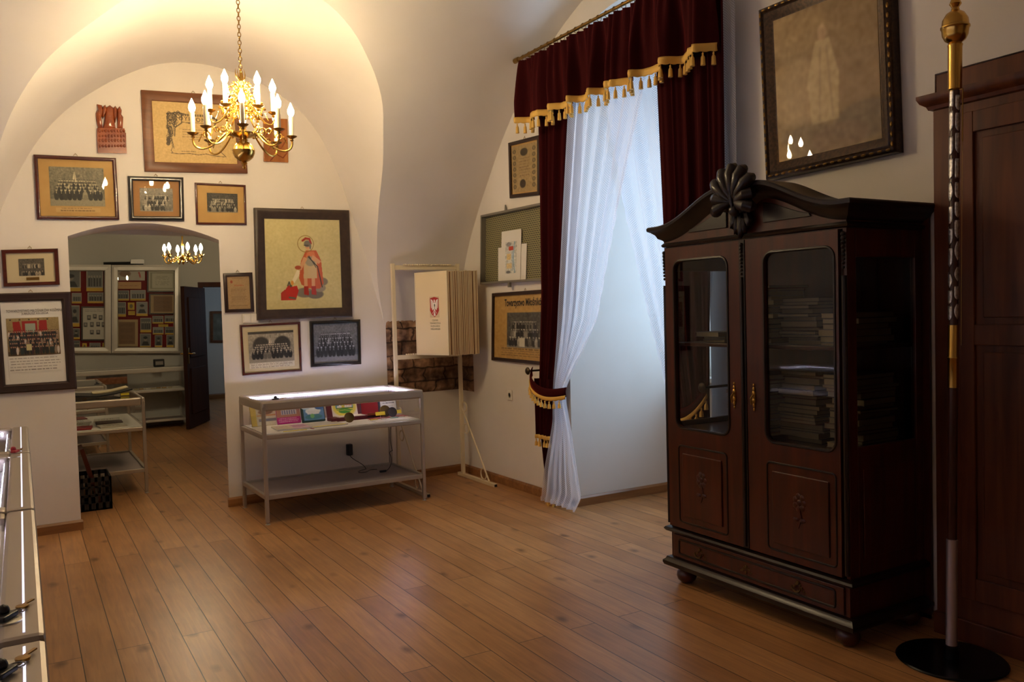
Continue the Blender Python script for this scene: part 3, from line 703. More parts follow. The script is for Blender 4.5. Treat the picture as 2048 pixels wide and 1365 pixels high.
for z, R, s, k in ((2.945, .062, .033, 6), (2.835, .088, .04, 6)):
    o = rosette(z, R, s); o.rotation_euler.z = cam_az + PI / 2
    for i in range(1, k): c = copy_tree(o, ch); c.rotation_euler.z = cam_az + PI / 2 + i * 2 * PI / k
# the smaller one in the back room
CX2, CY2 = 1.555, 9.6
c2 = thing('chandelier', (CX2, CY2, 2.13), 'small gilt chandelier with leafy candle cups in the back room', 'chandelier')
WORLD[c2.name] = (0, 0, 2.13)
m = MB(); m.lathe([(0.0, 2.13), (0.012, 2.15), (0.02, 2.165), (0.012, 2.18), (0.028, 2.20), (0.035, 2.215), (0.014, 2.235), (0.01, 2.30), (0.016, 2.34), (0.008, 2.38), (0.01, 2.5), (0.004, 2.52)], n=18); m.build('stem', BRASS, c2, smooth=True)
m = MB(); ring_links(m, 0, 0, 2.5, 3.62, .036, .004); m.build('chain', BRASS, c2, smooth=True)
m = MB(); m.lathe([(0.0, 3.60), (0.04, 3.62), (0.045, 3.82)], n=16); m.build('ceiling_rose', BRASS, c2, smooth=True)
m = MB(); m.tube(bezier([(.02, 0, 2.2), (.07, 0, 2.27), (.09, 0, 2.12), (.17, 0, 2.11), (.205, 0, 2.17), (.19, 0, 2.22)], 16), .006, 7)
m.tube(spiral((.07, 0, 2.2), .022, .006, 1.2, 14, 0), .0045, 6); m.tube(spiral((.14, 0, 2.185), .02, .006, 1.2, 14, PI), .0045, 6)
am = m.build('arm', BRASS, c2, smooth=True)
m = MB()
for k in range(8):
    t = k * PI / 4; m.add([(.19 + .006 * math.cos(t - .5), .006 * math.sin(t - .5), 2.215), (.19 + .006 * math.cos(t + .5), .006 * math.sin(t + .5), 2.215), (.19 + .03 * math.cos(t + .25), .03 * math.sin(t + .25), 2.237), (.19 + .042 * math.cos(t), .042 * math.sin(t), 2.25), (.19 + .03 * math.cos(t - .25), .03 * math.sin(t - .25), 2.237)], [(0, 1, 2, 3, 4)])
m.lathe([(.008, 2.205), (.02, 2.22), (.016, 2.235)], (.19, 0, 0), 12); m.build('leaf_cup', OLDBRASS, am)
c_ = MB(); c_.lathe([(.009, 2.225), (.009, 2.28), (.006, 2.282)], (.19, 0, 0), 12); c_.build('candle_tube', IVORY, am, smooth=True)
c_ = MB(); c_.lathe([(.008, 2.28), (.018, 2.298), (.02, 2.312), (.014, 2.335), (.004, 2.357), (0, 2.36)], (.19, 0, 0), 12); c_.build('bulb', BULB2, am, smooth=True)
ca = math.atan2(-CY2, -CX2)
am.rotation_euler.z = ca + .27
for k in range(1, 6): c = copy_tree(am, c2); c.rotation_euler.z = ca + .27 + k * PI / 3
# ------------------------------------------------------------------ pictures on the end wall and side wall
def quad_inset(Q, d):
    """Q: TL,TR,BR,BL in plane coordinates; inset every side by d."""
    tl, tr, br, bl = (Vector(q) for q in Q); W = ((tr - tl).length + (br - bl).length) / 2; H = ((bl - tl).length + (br - tr).length) / 2
    u, v = d / W, d / H
    def B(u, v): return (tl * (1 - u) + tr * u) * (1 - v) + (bl * (1 - u) + br * u) * v
    return [B(u, v), B(1 - u, v), B(1 - u, 1 - v), B(u, 1 - v)]
def sub(Q, u0, v0, u1, v1):
    tl, tr, br, bl = (Vector(q) for q in Q)
    def B(u, v): return (tl * (1 - u) + tr * u) * (1 - v) + (bl * (1 - u) + br * u) * v
    return [B(u0, v0), B(u1, v0), B(u1, v1), B(u0, v1)]
def to3(pl, Q, h): return [pl.P(q[0], q[1], h) for q in Q]
def molding(mb, pl, Q, prof, mi=0, lean=0.0):
    rows = []
    for d, h in prof:
        q = quad_inset(Q, d); rows.append([pl.P(p[0], p[1], h) for p in q])
    mb.grid(rows, mi, closed=True)
def picture(name, label, pl, px, fw, prof, fmat, cat='picture', mat_px=None, mat_m=None, matc=None, img=None, group=None, hook=True, glass=True, bead=None, dep=0.02, text=None, pane_m=None):
    Q = [Vector(pl.at(*p, dep)) for p in px]
    base = pl.P((Q[2].x + Q[3].x) / 2, min(Q[2].y, Q[3].y), dep / 2)
    t = thing(name, base, label, cat, group)
    mb = MB(); molding(mb, pl, Q, prof); fr = mb.build('frame', fmat, t, smooth=True, angle=50)
    inner = quad_inset(Q, fw)
    inn2 = quad_inset(Q, fw - .004)
    back = MB(); back.add(to3(pl, inn2, 0.006), [(0, 3, 2, 1)]); back.build('mount', matc or PAPER, t)
    if bead:
        mb = MB(); molding(mb, pl, quad_inset(Q, fw - bead[0]), [(0, bead[2]), (0, bead[3]), (bead[1], bead[3]), (bead[1], bead[2])]); mb.build('gilt_bead', bead[4], t)
    if img is not None:
        box = sub(inner, *(mat_px or (0, 0, 1, 1))); paint('print', img, to3(pl, box, 0.0085), t)
    if glass:
        g = MB(); g.add(to3(pl, inn2, 0.0135), [(0, 3, 2, 1)]); g.build('glass', PICGLASS, t)
    if hook:
        top = (Q[0] + Q[1]) / 2; mb = MB(); c = pl.P(top.x, top.y + .004, 0.006)
        mb.tube([c + pl.e * (.012 * math.cos(a)) + Vector((0, 0, .014 * math.sin(a))) for a in [PI * k / 8 for k in range(9)]], .0016, 5)
        mb.tube([c + Vector((0, 0, .014)), c + Vector((0, 0, .02)) - pl.n * .004], .0018, 5)
        mb.build('hanging_ring', OLDBRASS, t)
    return t, Q, inner
REDWOOD = wood_mat('red_brown_frame', rgb(86, 34, 22), rgb(58, 20, 14), 0.25, 'x', 5, coat=0.4)
OAKFRAME = wood_mat('oak_frame', rgb(126, 76, 40), rgb(92, 52, 26), 0.45, 'x', 4)
BLACKF = mat('black_frame', rgb(30, 26, 24), 0.25, coat=0.4)
BROWNF = mat('dark_brown_frame', rgb(62, 46, 34), 0.45, noise=((20, 20, 20), rgb(50, 36, 26), 3))
PLAINW = mat('dark_plain_frame', rgb(46, 28, 20), 0.4)
TAN = mat('tan_mount', rgb(196, 158, 98), 0.8, noise=((6, 6, 6), rgb(184, 144, 84), 3))
BUFF = mat('buff_mount', rgb(202, 186, 148), 0.8)
BROWNM = mat('brown_mount', rgb(160, 116, 72), 0.8)
RND = lambda w, d: [(0, 0), (0, d * .7), (w * .12, d * .9), (w * .35, d), (w * .65, d), (w * .88, d * .85), (w, d * .55), (w, 0.004)]
FLAT = lambda w, d: [(0, 0), (0, d * .8), (w * .15, d), (w, d * .9), (w, 0.004)]
# diploma
dq = [(282, 180), (486, 193), (495, 347), (290, 343)]
im = Img(220, 150, (206, 172, 110)); im.noise(4, 1, 4)
R = random.Random(4)
for k in range(80):    # vine ornament of the left corner
    a = R.random(); u = .17 + .16 * R.random() * (1 - a) ; v = .17 + .52 * a
    im.ring(u, v, R.uniform(.008, .022), .0045, (70, 56, 36), .75)
im.ring(.225, .27, .055, .006, (60, 48, 32)); im.ring(.225, .27, .035, .005, (60, 48, 32)); im.ring(.225, .27, .018, .005, (60, 48, 32)); im.ring(.31, .22, .028, .005, (60, 48, 32))
im.line([(.17, .2), (.3, .17), (.4, .2)], .008, (66, 52, 34)); im.line([(.18, .2), (.17, .4), (.2, .58)], .008, (66, 52, 34)); im.line([(.345, .2), (.34, .34), (.26, .42), (.25, .56)], .007, (66, 52, 34))
im.line([(.215, .6), (.235, .76)], .005, (70, 56, 36)); im.line([(.205, .6), (.22, .74), (.2, .8), (.22, .83)], .004, (70, 56, 36))
im.line([(.34, .325), (.42, .335), (.52, .33), (.66, .335)], .004, (80, 64, 40)); im.ell(.43, .335, .02, .012, (70, 56, 36))
im.line([(.2, .84), (.29, .85), (.42, .84), (.52, .86), (.62, .84), (.72, .87), (.84, .88)], .0045, (80, 62, 40)); im.line([(.8, .8), (.86, .88)], .005, (80, 62, 40))
im.line([(.72, .22), (.77, .26), (.74, .36), (.78, .45)], .012, (66, 52, 34), .8); im.line([(.66, .2), (.74, .25)], .012, (66, 52, 34), .8)
for i in range(10): im.rect(.35 + i * .03, .19, .372 + i * .03, .23, (96, 78, 50), .9)
im.textlines(.34, .62, .44, .60, 4, (120, 96, 62), 5, .7, .3); im.textlines(.42, .56, .6, .64, 1, (120, 96, 62), 6, .7); im.textlines(.32, .52, .8, .83, 1, (90, 70, 46), 8, .8, .5)
t, Q, inn = picture('framed_diploma', 'large oak framed yellowed diploma hanging behind the brass chandelier', BACK, dq, .075, [(0, 0), (0, .024), (.006, .028), (.069, .022), (.075, .016), (.075, .004)], OAKFRAME, 'diploma', matc=TAN, img=im)
p = BACK.P(*sub(inn, .40, .27, .5, .3)[0], .0095); lettering('title', 'DYPLOM', p + BACK.e * .045, BACK.e, (0, 0, 1), .045, INK, t, spacing=1.25)
# group photographs round the passage
t, Q, inn = picture('framed_photograph', 'wide group photograph on tan mount left of the carved wooden relief, in red brown frame', BACK, [(67, 309), (232, 316), (239, 440), (74, 439)], .026, RND(.026, .024), REDWOOD, 'photograph', mat_px=(.135, .13, .87, .82), matc=TAN,
        img=group_photo(128, 88, 11, 4, (.98, .92, .74), (128, 70), flag=.46, top=.34, bot=.84, light=.14))
im = Img(100, 8, (196, 158, 98)); im.textlines(.1, .9, .1, 1, 2, (110, 80, 40), 2, .8); paint('caption', im, to3(BACK, sub(inn, .2, .85, .8, .93), .009), t)
picture('framed_photograph', 'framed photograph with thick glossy black frame reflecting the bulbs, above the passage', BACK, [(256, 352), (367, 355), (369, 442), (259, 441)], .034, RND(.034, .026), BLACKF, 'photograph', mat_px=(.14, .2, .86, .86), matc=BROWNM,
        img=group_photo(80, 64, 12, 3, (.95, .9, .8), (140, 90), top=.3, bot=.95, light=.4))
picture('framed_photograph', 'small framed group photograph on tan mount below the right end of the diploma', BACK, [(390, 365), (492, 370), (494, 450), (393, 449)], .017, RND(.017, .018), REDWOOD, 'photograph', mat_px=(.2, .2, .86, .72), matc=TAN,
        img=group_photo(90, 56, 13, 4, (.95, .9, .78), (70, 40), top=.3, bot=.95, light=.3))
picture('framed_photograph', 'small dark red framed sepia photograph with a brass name plate at the far left', BACK, [(2, 500), (116, 497), (120, 570), (7, 574)], .026, FLAT(.026, .022), REDWOOD, 'photograph', mat_px=(.25, .2, .78, .78), matc=BUFF,
        img=group_photo(84, 56, 14, 2, (.9, .82, .68), (90, 50), top=.3, bot=.98, light=.35))
t = bpy.data.objects['framed_photograph.003']; Qs = quad_inset([Vector(BACK.at(*p, .02)) for p in [(2, 500), (116, 497), (120, 570), (7, 574)]], .026)
m = MB(); q = sub(Qs, .39, .83, .66, .93); m.grid([to3(BACK, [q[0], q[1]], .010), to3(BACK, [q[3], q[2]], .010)]); m.build('name_plate', OLDBRASS, t)
# jubilee photograph
jq = [(-22, 588), (141, 584), (154, 778), (-8, 789)]
im = Img(140, 92, (150, 130, 84)); im.vgrad((158, 138, 92), (120, 98, 60)); im.noise(4, 3, 2)
im.poly([(.12, .1), (.25, .09), (.29, .4), (.13, .42)], (150, 26, 20)); im.rect(.29, .09, .58, .4, (150, 26, 20)); im.rect(.35, .15, .54, .4, (150, 160, 140)); im.poly([(.62, .08), (.76, .07), (.77, .35), (.6, .38)], (150, 26, 20))
for k in range(5): im.ell(.08 + .175 * k, .05, .02, .02, (60, 50, 40))
im.rect(0, .88, 1, 1, (84, 62, 30))
R = random.Random(8)
for r in range(5):
    n = 24 - r
    for i in range(n):
        u = .03 + .94 * (i + .5 + R.uniform(-.3, .3)) / n; v = .36 + r * .1; cc = R.choice([(24, 28, 34), (20, 34, 34), (30, 26, 24), (36, 50, 50), (60, 30, 34), (140, 120, 100)]) if R.random() < .9 else (200, 190, 180)
        im.ell(u, v + .1, .026, .12, cc); im.ell(u, v, .0125, .028, (186, 140, 112)); im.ell(u, v - .018, .012, .014, (50, 38, 28), .8)
im.rect(.35, .7, .45, .86, (206, 196, 140))
t, Q, inn = picture('framed_jubilee_photograph', 'large dark framed white poster with a colour group photograph at the left edge', BACK, jq, .062, [(0, 0), (0, .026), (.01, .034), (.04, .024), (.048, .026), (.062, .014), (.062, .004)], PLAINW, 'photograph', mat_px=(.075, .2, .93, .66), matc=PAPER, img=im,
        bead=(.012, .0035, .010, .02, GOLD))
def onq(q, u, v, h=.0095): return BACK.P(*sub(q, u, v, u, v)[0], h)
ex = (BACK.P(*inn[1], 0) - BACK.P(*inn[0], 0)).normalized()
lettering('title', 'TOWARZYSTWO MIŁOŚNIKÓW KOŹMINA', onq(inn, .55, .115), ex, (0, 0, 1), .026, INK, t, width=.36)
lettering('subtitle', 'JUBILEUSZ XX-LECIA', onq(inn, .55, .148), ex, (0, 0, 1), .02, INK, t, width=.17)
im = Img(120, 40, (226, 222, 212)); im.textlines(.02, .98, .05, 1, 5, (120, 112, 104), 21, .8, .3); paint('caption', im, to3(BACK, sub(inn, .07, .68, .95, .86), .009), t)
# saint on linen: a figure in a red cloak
sq = [(508, 416), (697, 421), (704, 634), (514, 641)]
im = Img(200, 230, (208, 194, 138)); im.noise(2.5, 6, 8)
O1, O2, RE, GR, SK = (196, 92, 50), (222, 138, 84), (166, 44, 28), (130, 120, 104), (214, 160, 118)
im.ell(.74, .70, .08, .05, GR); im.ell(.5, .82, .13, .06, GR); im.ell(.64, .84, .12, .055, (112, 104, 92)); im.ell(.7, .77, .09, .05, (150, 140, 122))
im.poly([(.19, .9), (.19, .82), (.24, .78), (.3, .8), (.38, .9)], (176, 48, 30)); im.poly([(.25, .78), (.29, .73), (.33, .75), (.4, .74), (.42, .8), (.38, .9), (.28, .9)], (186, 40, 26)); im.line([(.28, .74), (.3, .7), (.32, .75), (.35, .71)], .012, (90, 84, 60)); im.line([(.3, .87), (.37, .88)], .015, (96, 104, 90))
im.poly([(.33, .7), (.41, .56), (.46, .59), (.37, .71)], (232, 220, 184)); im.ell(.34, .71, .02, .03, (224, 150, 60))
im.poly([(.53, .35), (.67, .35), (.73, .46), (.755, .72), (.7, .78), (.55, .77), (.46, .73), (.43, .66), (.46, .47)], O1); im.poly([(.55, .36), (.64, .36), (.68, .5), (.66, .6), (.52, .6), (.5, .48)], O2, .7)
im.poly([(.5, .48), (.67, .48), (.67, .66), (.49, .66)], (206, 178, 134)); im.ell(.585, .47, .075, .06, (160, 150, 128)); im.poly([(.43, .55), (.5, .42), (.55, .44), (.46, .57)], SK); im.poly([(.62, .4), (.73, .47), (.7, .5), (.6, .45)], SK); im.ell(.42, .54, .045, .025, (176, 84, 50))
for x in (.52, .62): im.rect(x - .025, .66, x + .02, .76, SK); im.poly([(x - .03, .75), (x + .03, .75), (x + .035, .85), (x - .03, .84)], RE)
im.line([(.56, .42), (.68, .53), (.735, .76)], .009, (70, 54, 44)); im.line([(.57, .41), (.66, .54)], .006, (60, 60, 60))
im.ell(.555, .3, .037, .045, SK); im.ell(.55, .275, .046, .04, (120, 116, 108)); im.rect(.505, .285, .57, .297, (60, 54, 50)); im.line([(.49, .24), (.53, .215), (.58, .22), (.6, .27)], .017, RE); im.ell(.59, .3, .014, .04, (120, 116, 108))
im.ring(.53, .275, .105, .006, (150, 120, 60))
picture('framed_saint_picture', 'large dark brown framed picture of a haloed helmeted saint in red cloak on linen', BACK, sq, .085, [(0, 0), (0, .03), (.012, .04), (.035, .036), (.072, .018), (.085, .014), (.085, .004)], BROWNF, 'picture', matc=TAN, img=im)
# certificate
im = Img(80, 100, (168, 138, 98)); im.noise(3, 4, 2); im.ell(.2, .17, .06, .05, (150, 70, 44)); im.textlines(.25, .8, .06, .12, 1, (120, 96, 64), 1); im.textlines(.3, .75, .25, .31, 2, (170, 74, 40), 2, .9, .5); im.textlines(.15, .85, .36, .82, 11, (112, 88, 60), 3, .7, .35); im.textlines(.12, .88, .88, .94, 1, (100, 80, 60), 4)
picture('framed_certificate', 'small dark framed brown certificate left of the large saint picture', BACK, [(447, 547), (505, 545), (509, 624), (451, 626)], .027, FLAT(.027, .02), PLAINW, 'certificate', img=im)
picture('framed_photograph', 'tan mounted group photograph on lower wall, above the left of the lit display case', BACK, [(480, 650), (601, 644), (605, 743), (486, 752)], .02, RND(.02, .018), REDWOOD, 'photograph', mat_px=(.09, .12, .91, .80), matc=BUFF,
        img=group_photo(120, 84, 16, 4, (1., .94, .82), (168, 90), flag=.48, arch=True, top=.42, bot=.88, light=.12))
t = bpy.data.objects['framed_photograph.004']; Qs = quad_inset([Vector(BACK.at(*p, .02)) for p in [(480, 650), (601, 644), (605, 743), (486, 752)]], .02)
im = Img(110, 16, (214, 204, 180)); im.textlines(.02, .98, .1, 1, 4, (130, 116, 94), 31, .8, .4); paint('caption', im, to3(BACK, sub(Qs, .09, .80, .91, .92), .0085), t)
picture('framed_photograph', 'black framed bluish group photograph on lower wall, above the right of the display case', BACK, [(620, 643), (721, 639), (723, 729), (623, 735)], .03, FLAT(.03, .02), BLACKF, 'photograph', matc=PAPER,
        img=group_photo(110, 88, 17, 4, (.86, .86, .9), (130, 80), top=.25, bot=.84, light=.08))
# carved relief
cq = Plane(BACK.o, BACK.e, BACK.n); RELIEF = mat('varnished_carved_wood', rgb(150, 74, 32), 0.25, coat=0.5, noise=((12, 12, 12), rgb(116, 48, 18), 4))
b0 = cq.at(223, 306, .02)
t = thing('carved_relief', cq.P(b0[0], b0[1], .01), 'orange brown carved wooden relief with leaves above a lettered block', 'carving')
def cpx(px, py): return cq.at(px, py, .02)
m = MB(); m.prism([cpx(194, 256), cpx(249, 257), cpx(250, 265), cpx(252, 266), cpx(253, 298), cpx(254, 307), cpx(196, 306), cpx(195, 290)], 0.0, .02, lambda a_, b_, h: cq.P(a_, b_, h)); 
R = random.Random(2)
for r, yy in enumerate((262, 272, 281, 292)):
    for k in range(9):
        c = cpx(199 + k * 6.1 + .02 * (yy - 256), yy); p = cq.P(c[0], c[1], .021)
        m.ball(p, .0105, 8, sc=(R.uniform(.5, .9), .7, R.uniform(.9, 1.4)))
m.build('lettered_block', RELIEF, t, smooth=True, angle=50)
def leaf(pts, bulge):
    mb = MB(); c = Vector((sum(p[0] for p in pts) / len(pts), sum(p[1] for p in pts) / len(pts))); n = len(pts)
    rows = []
    for s, h in ((1, 0), (1, .012), (.75, .012 + bulge * .7), (.35, .012 + bulge), (.02, .012 + bulge)):
        rows.append([cq.P(*(c + (Vector(p) - c) * s), h) for p in pts])
    mb.grid(rows, closed=True); return mb
for nm, pts in (('leaf', [(194, 208), (204, 210), (207, 222), (203, 236), (206, 256), (197, 256), (193, 240), (192, 226), (196, 218)]), ('leaf', [(206, 213), (211, 209), (214, 217), (211, 228), (206, 238), (204, 230)]),
                ('centre_panel', [(213, 215), (220, 210), (228, 216), (229, 240), (232, 257), (206, 257), (210, 236)]), ('leaf', [(226, 217), (231, 211), (235, 217), (234, 232), (231, 246), (228, 236)]),
                ('leaf', [(235, 218), (240, 212), (244, 220), (243, 228), (247, 234), (246, 256), (235, 256), (235, 236)])):
    leaf([cpx(*p) for p in pts], .016).build(nm, RELIEF, t, smooth=True, angle=60)
# wooden board behind the chandelier
BOARD = wood_mat('honey_wood_board', rgb(172, 108, 52), rgb(136, 76, 32), 0.35, 'z', 5)
tb = MB(); q = [Vector(BACK.at(*p, .02)) for p in ((527, 236), (575, 238), (577, 325), (528, 323))]
b0 = BACK.P((q[2].x + q[3].x) / 2, q[3].y, .01)
t = thing('carved_wooden_board', b0, 'honey coloured carved wooden board behind the right arms of the chandelier', 'carving')
tb.prism([(p.x, p.y) for p in q], 0, .02, lambda a_, b_, h: BACK.P(a_, b_, h)); tb.build('board', BOARD, t, bevel=.004)
m = MB()
for pts in ([(535, 300), (549, 285), (560, 300), (572, 280)], [(540, 322), (552, 308), (566, 316), (574, 305)], [(531, 270), (545, 262), (552, 272), (570, 258)]):
    m.tube([BACK.P(*BACK.at(*p, .02), .02) for p in pts], .006, 6)
m.build('carved_line', RELIEF, t, smooth=True)
# light switch
q = BACK.at(496, 637, .01); t = thing('light_switch', BACK.P(q[0], q[1] - .04, 0.006), 'white double light switch on the wall under the small framed certificate', 'switch')
m = MB()
for k in (0, 1): m.prism([(q[0] - .045 + .07 * k, q[1] - .04), (q[0] + .022 + .07 * k, q[1] - .04), (q[0] + .022 + .07 * k, q[1] + .035), (q[0] - .045 + .07 * k, q[1] + .035)], 0.001, .008, lambda a_, b_, h: BACK.P(a_, b_, h))
m.build('cover', WHITE, t, bevel=.002)
m = MB(); m.prism([(q[0] - .035, q[1] - .03), (q[0] + .012, q[1] - .03), (q[0] + .012, q[1] + .025), (q[0] - .035, q[1] + .025)], .008, .012, lambda a_, b_, h: BACK.P(a_, b_, h)); m.build('rocker', WHITE, t, bevel=.002)
# ---- side wall: certificate, pegboard, poster, socket
im = Img(70, 74, (168, 142, 96)); im.noise(6, 5, 2)
R = random.Random(9)
for k in range(7):
    for u in (.1, .86): im.ell(u, .12 + .125 * k, .07, .05, (96, 82, 56)); im.ell(u, .12 + .125 * k, .035, .03, (140, 118, 80))
im.ell(.48, .16, .16, .09, (70, 60, 42)); im.ell(.42, .82, .13, .1, (62, 52, 38)); im.textlines(.28, .72, .28, .7, 7, (120, 92, 60), 4, .7)
picture('framed_print', 'gilt edged framed old certificate with medallion border beside the top of the claret curtain', RIGHT, [(1016, 286), (1078, 270), (1078, 390), (1019, 397)], .03, FLAT(.03, .022), PLAINW, 'certificate', mat_px=(.03, .03, .97, .97), matc=TAN, img=im, bead=(.008, .008, .008, .016, GOLD))
pq = [Vector(RIGHT.at(*p, .055)) for p in ((961, 431), (1058, 410.5), (1056, 563), (960, 569))]
pk = (pq[1].x - pq[0].x); f = 1.35; pq[1] = pq[0] + (pq[1] - pq[0]) * f; pq[2] = pq[3] + (pq[2] - pq[3]) * f
t = thing('pegboard_case', RIGHT.P((pq[2].x + pq[3].x) / 2, pq[3].y, .03), 'grey framed wall case with green perforated board partly behind the claret curtain', 'display case')
GREYM = mat('grey_painted_metal', rgb(132, 126, 116), 0.4, 0.4)
m = MB(); molding(m, RIGHT, pq, [(0, 0), (0, .055), (.018, .055), (.018, .006)]); m.build('frame', GREYM, t)
PEG = mat('perforated_green_board', rgb(128, 122, 84), 0.7)
nt = PEG.node_tree; tc = nt.nodes.new('ShaderNodeTexCoord'); sp = nt.nodes.new('ShaderNodeSeparateXYZ'); nt.links.new(tc.outputs['Object'], sp.inputs[0])
cb_ = nt.nodes.new('ShaderNodeCombineXYZ'); nt.links.new(sp.outputs['Y'], cb_.inputs['X']); nt.links.new(sp.outputs['Z'], cb_.inputs['Y'])
bk = nt.nodes.new('ShaderNodeTexBrick'); nt.links.new(cb_.outputs[0], bk.inputs['Vector']); bk.inputs['Scale'].default_value = 1; bk.inputs['Brick Width'].default_value = .034; bk.inputs['Row Height'].default_value = .017; bk.inputs['Mortar Size'].default_value = .005; bk.offset = .5
bk.inputs['Color1'].default_value = rgb(52, 48, 30); bk.inputs['Color2'].default_value = rgb(52, 48, 30); bk.inputs['Mortar'].default_value = rgb(140, 132, 92); bk.inputs['Mortar Smooth'].default_value = 0.1
nt.links.new(bk.outputs['Color'], nt.nodes['Principled BSDF'].inputs['Base Color'])
m = MB(); qi = quad_inset(pq, .016); m.grid([to3(RIGHT, [qi[0], qi[1]], .008), to3(RIGHT, [qi[3], qi[2]], .008)]); m.build('perforated_board', PEG, t)
m = MB(); m.add(to3(RIGHT, qi, .05), [(0, 3, 2, 1)]); m.build('glass', PICGLASS, t)
m = MB(); m.prism([(pq[0].x + .36, pq[0].y), (pq[0].x + .39, pq[0].y), (pq[0].x + .38, pq[0].y + .05), (pq[0].x + .37, pq[0].y + .05)], .01, .016, lambda a_, b_, h: RIGHT.P(a_, b_, h)); m.build('bracket', GREYM, t)
m = MB(); c = RIGHT.P(pq[3].x + .5, pq[3].y - .02, .04); m.box(c, (.02, .03, .05)); m.build('lock', GREYM, t)
def cardpx(nm, label, px, h, img):
    q = [RIGHT.at(*p, h) for p in px]; bse = RIGHT.P((q[2][0] + q[3][0]) / 2, q[3][1], h)
    tt = thing(nm, bse, label, 'card', 'white mounts in the pegboard case'); mm = MB(); mm.prism(q[::-1], h, h + .003, lambda a_, b_, hh: RIGHT.P(a_, b_, hh)); mm.build('mount', PAPER, tt)
    if img is not None: paint('picture', img[0], to3(RIGHT, sub([Vector(x) for x in q], *img[1]), h + .004), tt)
im = Img(40, 80, (206, 206, 196)); im.noise(10, 2, 4); im.rect(.3, .15, .7, .27, (196, 70, 48)); im.ell(.3, .08, .25, .07, (150, 150, 150)); im.rect(.15, .38, .5, .56, (224, 196, 130)); im.rect(.15, .68, .6, .84, (220, 196, 140)); im.line([(.8, 0), (.7, .5), (.85, 1)], .06, (150, 180, 196)); im.line([(.6, .3), (.65, .9)], .05, (170, 190, 200)); im.ell(.3, .95, .2, .05, (120, 120, 120)); im.noise(8, 8, 1)
cardpx('mounted_picture', 'plain white mount lowest and leftmost in the pegboard case', [(997, 496), (1018, 495), (1018, 565), (997, 566)], .012, None)
im2 = Img(20, 50, (150, 170, 186)); im2.rect(0, .5, 1, 1, (110, 110, 90)); im2.noise(14, 2, 2)
cardpx('mounted_picture', 'white mount with a bluish picture behind the tall central one', [(1030, 489), (1054, 487), (1052, 562), (1030, 563)], .016, (im2, (.3, .2, .55, .85)))
cardpx('mounted_picture', 'tall white mount with a coloured abstract watercolour, foremost on the perforated board', [(1004, 464), (1043, 458), (1041, 562), (1002, 565)], .022, (im, (.22, .22, .8, .84)))
# poster
im = Img(120, 110, (188, 148, 82)); im.noise(4, 4, 4)
gp = group_photo(66, 60, 23, 3, (.95, .92, .84), (90, 40), top=.25, bot=.95, light=.35)
im.a[30:90, 26:92] = gp.a; im.rect(.42, .66, .5, .8, (206, 200, 180)); im.textlines(.12, .9, .83, .97, 4, (90, 66, 34), 4, .8, .35)
t, Q, inn = picture('framed_poster', 'dark framed yellowed society poster with gothic heading, partly behind the claret curtain', RIGHT, [(984, 587), (1120, 577), (1120, 735), (983, 721)], .03, FLAT(.03, .024), PLAINW, 'poster', matc=TAN, img=im)
lettering('title', 'Towarzystwo Miłośników', RIGHT.P(*sub(inn, .48, .12, .5, .2)[0], .0095), RIGHT.e, (0, 0, 1), .085, mat('black_ink', rgb(22, 18, 14), .7), t, width=.64, shear=.1, bold=.0022)
q = RIGHT.at(1019, 791, .01); t = thing('wall_socket', RIGHT.P(q[0], q[1] - .045, .006), 'white wall socket low on the side wall left of the curtain', 'socket')
m = MB(); m.prism([(q[0] - .04, q[1] - .045), (q[0] + .04, q[1] - .045), (q[0] + .04, q[1] + .045), (q[0] - .04, q[1] + .045)], .001, .01, lambda a_, b_, h: RIGHT.P(a_, b_, h)); m.build('cover', WHITE, t, bevel=.004)
AX = Matrix.Rotation(-PI / 2, 3, 'Y')
m = MB(); m.lathe([(.024, .01), (.024, .013), (.019, .013), (.017, .008), (0.0, .008)], RIGHT.P(q[0], q[1], 0), 20, axis=AX); m.build('socket_well', mat('shaded_plastic', rgb(190, 180, 164), .5), t, smooth=True)
# big sepia picture over the bookcase (a plain generic composition)
GILT = mat('dark_gilt_frame', rgb(66, 44, 26), 0.32, 0.5, noise=((60, 60, 60), rgb(38, 25, 15), 2))
mp = Plane((XR - .035, 0, 0), (0, -1, 0), (-1, 0, 0.0))
im = Img(130, 150, (142, 112, 68)); im.noise(5, 12, 30)
for u, v, a_, b_, c in ((.2, .15, .4, .16, (172, 140, 90)), (.85, .2, .3, .2, (150, 118, 74)), (.2, .55, .3, .25, (182, 152, 104)), (.8, .55, .3, .2, (146, 112, 74)), (.3, .9, .4, .12, (120, 94, 64)), (.85, .85, .3, .14, (104, 82, 60)), (.62, .92, .3, .1, (130, 96, 66))): im.ell(u, v, a_, b_, c, .6)
im.poly([(.42, .25), (.56, .25), (.64, .5), (.62, .8), (.36, .8), (.33, .5)], (196, 170, 122), .8); im.ell(.49, .2, .05, .06, (184, 150, 108)); im.line([(.47, .3), (.44, .78)], .012, (150, 124, 84), .6); im.line([(.53, .3), (.57, .78)], .012, (150, 124, 84), .6)
im.noise(6, 3, 6)
for _ in range(2): im.a = (im.a + np.roll(im.a, 1, 0) + np.roll(im.a, -1, 0) + np.roll(im.a, 1, 1) + np.roll(im.a, -1, 1)) / 5
t, Q, inn = picture('framed_painting', 'large sepia painting in a dark gilt frame above the bookcase', mp, [(1518, 20), (1780, -88), (1794, 304), (1533, 361)], .085, [(0, -.03), (0, .018), (.006, .03), (.022, .034), (.032, .026), (.038, .03), (.055, .022), (.07, .012), (.085, .006), (.085, .002)], GILT, 'painting', matc=TAN, img=im, hook=False)
m = MB()
